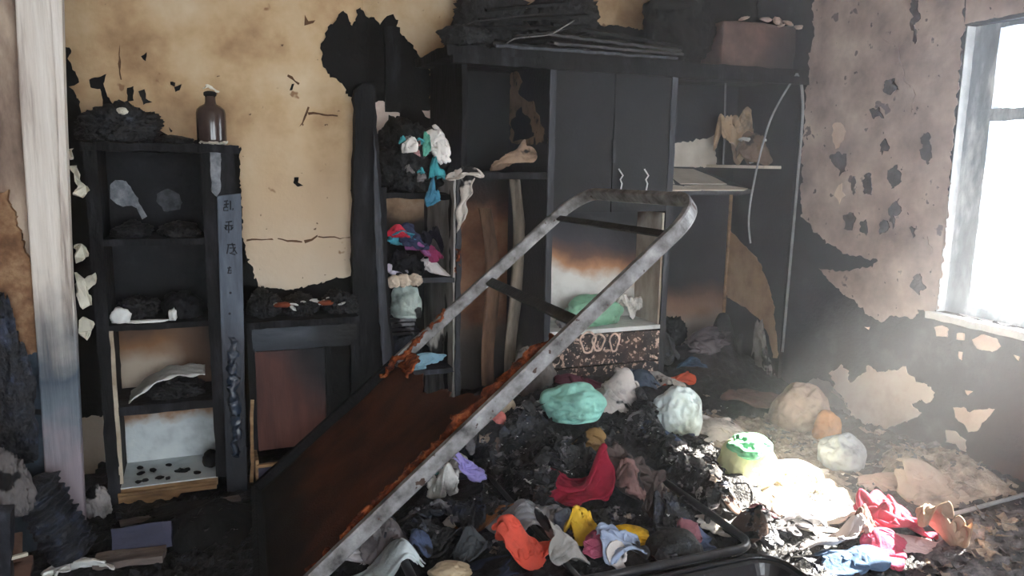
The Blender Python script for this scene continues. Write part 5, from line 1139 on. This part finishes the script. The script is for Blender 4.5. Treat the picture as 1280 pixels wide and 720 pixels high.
for (_k, (px, py, w, h, key, c, nm, lb, cat, kd, ex)) in L:
    rk = rank((0, 0, 0, 0, 0, 0, nm, lb, cat)); SEED[0] = 100+_k
    if rk > 0 and LR < 1:      # the lying frame comes over the lowest cloths and under the others
        for (bx0_, by0_, bx1_, by1_, bz_) in BARS:
            q = np.linspace(0, 1, 200)[:, None]; raster(np.concatenate([np.column_stack([bx0_+(bx1_-bx0_)*q, by0_+(by1_-by0_)*q, q*0+bz_+.017])+np.array([dx_, dy_, 0]) for dx_ in (-.012, 0, .012) for dy_ in (-.012, 0, .012)]))
        LR = 1
    ex = dict(ex); bu = ex.pop('burnt', True); ex['under'] = rk == 0
    m = c if key is None else cm(key, c, burnt=bu, dirty=.7 if not bu else .55)
    o = cloth(px, py, w, h, m, nm, lb, cat, kd, **ex)
    if key is not None: GARM.append((px, py, w, h, (np.array(o.location)-CAMP)@fw))
    if key == 'ylwgreen': ygb = o
q = ygb.location; tag(link('green_wrap', put(PB[2], (q.x-.02, q.y-.02, q.z+max(v.co.z for v in ygb.data.vertices)-.065), (.105, .095, .085), .4, 6), cm('greencap', (120, 200, 150), burnt=False, dirty=.7), smooth=True), 'bright green wrap on top of the yellow-green bag', 'wrap')

# ------------------------------------------------------------------ everything against what holds it
BYL = {o.get('label'): o for o in bpy.data.objects if o.parent is None and o.get('label')}
def lab(t):
    q = [o for l, o in BYL.items() if l.startswith(t)] or [o for l, o in BYL.items() if t in l]; return q[0]
for t in ('red folded', 'teal folded', 'pale folded garment', 'navy bunched', 'black bunched', 'purple bunched', 'magenta bunched', 'dark garment behind', 'white and black garment'):
    fit(lab(t), (.835, 1.155), (3.80, 4.33), .842 if t in ('pale folded garment', 'black bunched', 'white and black garment') else None)
fit(lab('blue-black bundle at the bottom'), (.835, 1.07), (3.93, 4.33), .357)
fit(lab('smoky white sheet leaning'), (1.075, 1.158), (3.93, 4.0), .357)
fit(lab('pale blue crumpled papers'), (.835, 1.15), (3.80, 3.92), .357)
fit(lab('whitish mint plastic bag'), (.84, 1.1), (3.80, None), None, .818)
for o in bpy.data.objects:
    if o.name.startswith('folded_paper'): fit(o, (.835, 1.07), (3.94, 4.2))
bund = fit(lab('big black charred bundle'), (.81, 1.198), (3.80, 4.34), 1.258)
fit(lab('tan scorched papers standing'), (3.06, 3.305), (4.12, 4.35), zL)
bcp = fit(lab('brown curled papers'), (3.10, 3.305), (3.95, 4.11), zL)
for o in bpy.data.objects:
    if o.name.startswith('white_curl'): fit(o, (None, 3.30), (3.92, 4.10)); snap(o, [bcp])
fit(lab('tan scorched crumpled paper'), (1.25, 1.684), (3.80, 4.34), 1.381)
gb = lab('green plastic bag lying'); 
fit(lab('white cloth beside the green bag'), (None, 2.405), (3.9, 4.06), .511); fit(lab('dark grey wad'), (1.72, wverts(gb)[:, 0].min()+.01), None or (3.80, 4.0), .511)
c1 = fit(lab('blue-black clothes heaped'), (2.465, 2.86), (3.98, 4.34), .05); c2 = fit(lab('black charred clothes at the wardrobe'), (2.84, 3.2), (3.92, 4.2), .05)
c3 = fit(lab('black garment behind the flat'), (2.465, 2.72), (3.85, 3.985), .05); c4 = fit(lab('grey rag against'), (3.205, 3.312), (3.80, 3.93), .03)
c5 = fit(lab('blue garment next to'), (2.62, 2.83), (3.80, 3.95)); c6 = fit(lab('flat orange-red'), (2.465, 2.66), (3.71, 3.84)); c7 = fit(lab('mauve-grey garment'), (2.7, 3.1), (3.93, 4.15)); c8 = fit(lab('small burnt wood piece'), (2.465, None), (4.2, 4.358))
settle(c5, [c1, c3, g]); settle(c7, [c1, c2, g]); settle(c6, [c3, c5, g]); settle(c8, [c1, g])
z2 = zt2-.008
fit(lab('huge soot-black sack'), (2.6, 3.34), (4.135, 4.41), z2); fit(lab('soot-black sack beside'), (2.3, bo.location.x-.5*(pb[0]-pa[0])+.0 if False else onY(905, 24, 3.86)[0]+.004), (3.86, 4.13), z2)
fit(lab('black charred bundle at the post end'), (1.30, 1.755), (4.13, 4.41), z2); fit(lab('black charred mass behind the laths'), (1.745, 2.2), (4.13, 4.41), z2); fit(lab('low black charred clump'), (None, 1.42), (3.8, 3.94), z2)
laths = [o for o in bpy.data.objects if o.name.startswith(('burnt_lath', 'charred_bundle'))]
for t in ('wide black lath rising', 'topmost black lath', 'black lath behind the slanting'): snap(lab(t), [o for o in laths if o.name.startswith('charred_bundle')])
for o in bpy.data.objects:
    if o.name.startswith('bent_wires'): snap(o, laths, .001)
    if o.name.startswith('cloth_shred') or o.get('label') in ('bright teal rag dangling in the charred bundle', 'narrow mint strip above the teal rag', 'white cloth lump hanging from the charred bundle', 'small white cloth knot in the charred bundle'): snap(o, [bund], .012)
snap(lab('blue rag hanging below'), [bund, lab('bright teal rag')], .006)
fl = [o for o in bpy.data.objects if o.name.startswith(('charred_clothes', 'black_clothes', 'black_sheet', 'burnt_debris', 'rose_rag'))]
settle(lab('brown woolly coat'), fl)
# bookcase and desk
fit(lab('topmost shelf, far side'), (-.378, -.21), (FB+.012, BB-.016), 1.113); fit(lab('topmost shelf near the carved'), (-.2, -.03), (FB+.012, BB-.016), 1.113)
fit(lab('heap of blackened papers'), (-.378, -.2), (FB+.04, BB-.016), .773); fit(lab('dark grey curled sheets'), (-.205, -.03), (FB+.03, BB-.016), .773)
fit(lab('black burnt bundle under the curled'), (-.285, -.04), (FB+.04, BB-.016), .438, .515)
fit(lab('low black burnt remnant'), (-.2, bp[0]-.066), (FB+.02, BB-.03)); snap(lab('small pale scrap on the charred bundle'), [lab('black charred lumpy bundle on top')])
hp = [fit(lab(t), xx, (YD+.02, yy), dz-.004) for t, xx, yy in (('heap on desk next to the carved', (.132, .30), YS-.02), ('heap on the middle of the desk', (.29, .47), YS-.02), ('heap on desk next to the charred post', (.46, .635), 3.685))]
for o in bpy.data.objects:
    if o.name.startswith('orange_ember') or o.get('label') == 'small white paper scrap in the burnt heaps on the desk': snap(o, hp)
# ------------------------------------------------------------------ dropping small things onto the pile
bpy.context.view_layer.update()
DG = bpy.context.evaluated_depsgraph_get()
def proj(p):
    v = np.array(p)-CAMP; z = v@fw; return 640+F*(v@rt)/z, 360-F*(v@up)/z, z
def clear(p, k=1.0):
    """nothing small may hide a garment that the picture tells apart"""
    x, y, z = proj(p)
    return all(((x-a)/(w*.5*k+4))**2+((y-b)/(h*.5*k+4))**2 > 1 for a, b, w, h, d in GARM)
BASE = ('burnt_debris', 'charred', 'black_sheet', 'black_clothes', 'black_rag', 'blue_black_rag', 'pale_ash', 'grey_ash', 'black_soot', 'floor', 'pale_rag', 'grey_rag', 'brown_rag')
def drop(x, y):
    top = .62
    if .05 < x < 1.66 and 2.15 < y < 3.3: top = min(top, .05+(x-.12)*.845-.06)
    if top < .06: return None
    h, l, n, i, ob, mm = S.ray_cast(DG, Vector((x, y, top)), Vector((0, 0, -1)))
    if not h or l.z > top-.01 or not ob.name.startswith(BASE): return None
    return (l.z, n)
# dark rags, each one its own
def reg_main(r): return r.normal(1.55, .42), r.normal(2.8, .4)
def reg_right(r): return min(3.28, r.normal(2.6, .36)), min(3.6, r.normal(2.3, .5))
def reg_left(r): return r.uniform(-.5, .15), r.uniform(2.3, 3.25)
def reg_front(r): return r.uniform(.5, 2.0), r.uniform(1.9, 2.7)
rng = np.random.default_rng(21)
GRG = cm('grey_rags', (116, 114, 118)); PLR = cm('pale_rags', (186, 182, 180)); BRR = cm('brown_rags', (84, 70, 64)); BLR = cm('blue_rags', (72, 84, 112)); ROS = cm('rose_rags', (128, 84, 92))
RAGS = [('black_rag', BLK, 58, 'black charred rag in the floor pile'), ('blue_black_rag', BLKB, 33, 'blue-black charred rag in the floor pile'), ('grey_rag', GRG, 19, 'small grey rag in the floor pile'), ('pale_rag', PLR, 13, 'small pale rag in the floor pile'),
        ('brown_rag', BRR, 13, 'small brown rag in the floor pile'), ('blue_rag', BLR, 10, 'small dull blue rag in the floor pile'), ('rose_rag', ROS, 8, 'small dull rose rag in the floor pile')]
drops = []
for nm, m, n, lb in RAGS:
    got = len(drops)
    for k in range(n*60):
        if len(drops)-got >= n: break
        x, y = (reg_front if k % 3 == 0 else reg_main)(rng)
        q = drop(x, y)
        if q is None or y > 3.62 or y < 1.7 or x > 2.1 or not clear((x, y, q[0]+.03), 1.12): continue
        s_ = rng.uniform(.03, .085)*(1.15 if 'black' in nm else .8)
        if bar_near(np.array([x]), np.array([y]))[0] < s_*1.4+.02:      # keep the tube clear
            y += .5*s_ if y > 2.7 else -.5*s_; x += (s_*1.6 if x > 1.05 else -s_*1.6); q = drop(x, y)
            if q is None or not clear((x, y, q[0]+.03), 1.0) or x > 2.1: continue
        if float(gnd(x, y))-float(Hf(x, y)) > .085 or not clear((x, y, q[0]+s_), 1.0): continue
        if tc[0]-.72 < x < tc[0]+s_*1.6 and y < tc[1]+s_*1.6: y = tc[1]+s_*1.7
        o = dress(link(nm, put((PC if s_ > .06 else PS)[len(drops) % (9 if s_ > .06 else 4)], (x, y, .002), (s_*rng.uniform(.9, 1.5), s_, s_*rng.uniform(.4, .7)), rng.uniform(0, 6), len(drops), gnd, tuck_z=.13), m, smooth=True), s_ <= .06)
        raster(wverts(o))
        tag(o, lb, 'rag', lb.replace(' in the', 's in the').replace('rags', 'rags')); drops.append(o)
bpy.context.view_layer.update(); DG = bpy.context.evaluated_depsgraph_get()
def sheetlet(rng, s, nu=5, nv=4):
    asp = rng.uniform(.35, 1.0)
    u, v = np.meshgrid(np.linspace(-1, 1, nu), np.linspace(-1, 1, nv)); u = u.ravel()+rng.normal(0, .15, nu*nv); v = v.ravel()*asp+rng.normal(0, .15, nu*nv)
    return np.column_stack([u*s, v*s, rng.normal(0, .2, nu*nv)*s+.3*s*np.sin(u*2)]), [(i*nu+j, i*nu+j+1, (i+1)*nu+j+1, (i+1)*nu+j) for i in range(nv-1) for j in range(nu-1)]
def shreds(name, n, m, label, region, smin, smax, seed):
    rng = np.random.default_rng(seed); mb = MB()
    for k in range(n):
        cx, cy = region(rng)
        if cy > 3.74 or cy < 1.2: continue
        q = drop(cx, cy)
        if q is None or not clear((cx, cy, q[0]), .95) or (m in (BLK, BLKB) and cx > 2.15): continue
        s = smin+(smax-smin)*rng.random()**2
        P, Fs = sheetlet(rng, s, 4, 3)
        nn = Vector(q[1]); nn.z = abs(nn.z)+.6; nn.normalize()
        Rm = np.array((nn.to_track_quat('Z', 'Y').to_matrix())@Matrix.Rotation(rng.uniform(-3, 3), 3, 'Z')@Matrix.Rotation(rng.uniform(-.5, .5), 3, 'X'))
        mb.add(P@Rm.T+np.array([cx, cy, q[0]+.25*s]), Fs)
    return tag(link(name, mb, m), label, 'litter', kind='stuff')
shreds('char_shreds', 3600, BLK, 'black charred shreds littering the pile', reg_main, .008, .04, 1)
shreds('char_shreds', 700, BLKB, 'blue-black shreds littering the front of the pile', reg_front, .008, .035, 2)
shreds('ash_shreds', 2600, ASHG, 'grey ash flakes over the charred pile', reg_main, .004, .02, 3)
shreds('paper_shreds', 700, ASHP, 'pale torn litter over the window side of floor', reg_right, .008, .035, 4)
shreds('ash_shreds', 800, ASHG, 'grey flakes over the window side of floor', reg_right, .008, .03, 5)
shreds('char_shreds', 250, SOOT, 'soot black flakes between bookcase and bed', reg_left, .006, .02, 6)
shreds('pale_flecks', 1200, WPAP, 'tiny whitish flecks sprinkled over the charred pile', reg_main, .003, .009, 7)
# white scraps that can be told apart
rng = np.random.default_rng(12)
ns_ = 0
for k in range(600):
    if ns_ >= 28: break
    x, y = (reg_front if k % 2 else reg_main)(rng); q = drop(x, y)
    if q is None or y > 3.6 or not clear((x, y, q[0])): continue
    ns_ += 1; P, Fs = sheetlet(rng, rng.uniform(.012, .026), 5, 4)
    nn = Vector(q[1]); nn.z = abs(nn.z)+.4; nn.normalize(); Rm = np.array(nn.to_track_quat('Z', 'Y').to_matrix()@Matrix.Rotation(rng.uniform(-3, 3), 3, 'Z'))
    o = link('paper_scrap', MB().add(P@Rm.T+np.array([x, y, q[0]+.006]), Fs), (WPAP, ASHG, ASHP)[k % 3]); o.modifiers.new('t', 'SOLIDIFY').thickness = .002
    tag(o, 'small pale scrap lying on the charred clothes pile', 'scrap', 'pale scraps on the charred pile')

# ================================================================== smoke haze
hz = bpy.data.materials.new('smoke_haze'); hz.use_nodes = True; N = hz.node_tree.nodes; N.clear()
vo = N.new('ShaderNodeVolumeScatter'); vo.inputs['Density'].default_value = .02; vo.inputs['Anisotropy'].default_value = .35; vo.inputs['Color'].default_value = (.92, .95, 1, 1)
gp = N.new('ShaderNodeNewGeometry'); sx = N.new('ShaderNodeSeparateXYZ'); mr = N.new('ShaderNodeMapRange')
mr.inputs[1].default_value = .6; mr.inputs[2].default_value = 3.3; mr.inputs[3].default_value = .006; mr.inputs[4].default_value = .055
hl = hz.node_tree.links; hl.new(gp.outputs['Position'], sx.inputs[0]); hl.new(sx.outputs[0], mr.inputs[0]); hl.new(mr.outputs[0], vo.inputs['Density'])
ou = N.new('ShaderNodeOutputMaterial'); hz.node_tree.links.new(vo.outputs[0], ou.inputs['Volume'])
h_ = link('smoke_haze', MB().box((XL-.2, YR-.2, -.2), (XR+.3, YB+.2, ZC+.2)), hz)
tag(h_, 'thin smoke haze filling the room', 'haze', kind='stuff')
for o in bpy.data.objects:
    if '_b' in o: del o['_b']
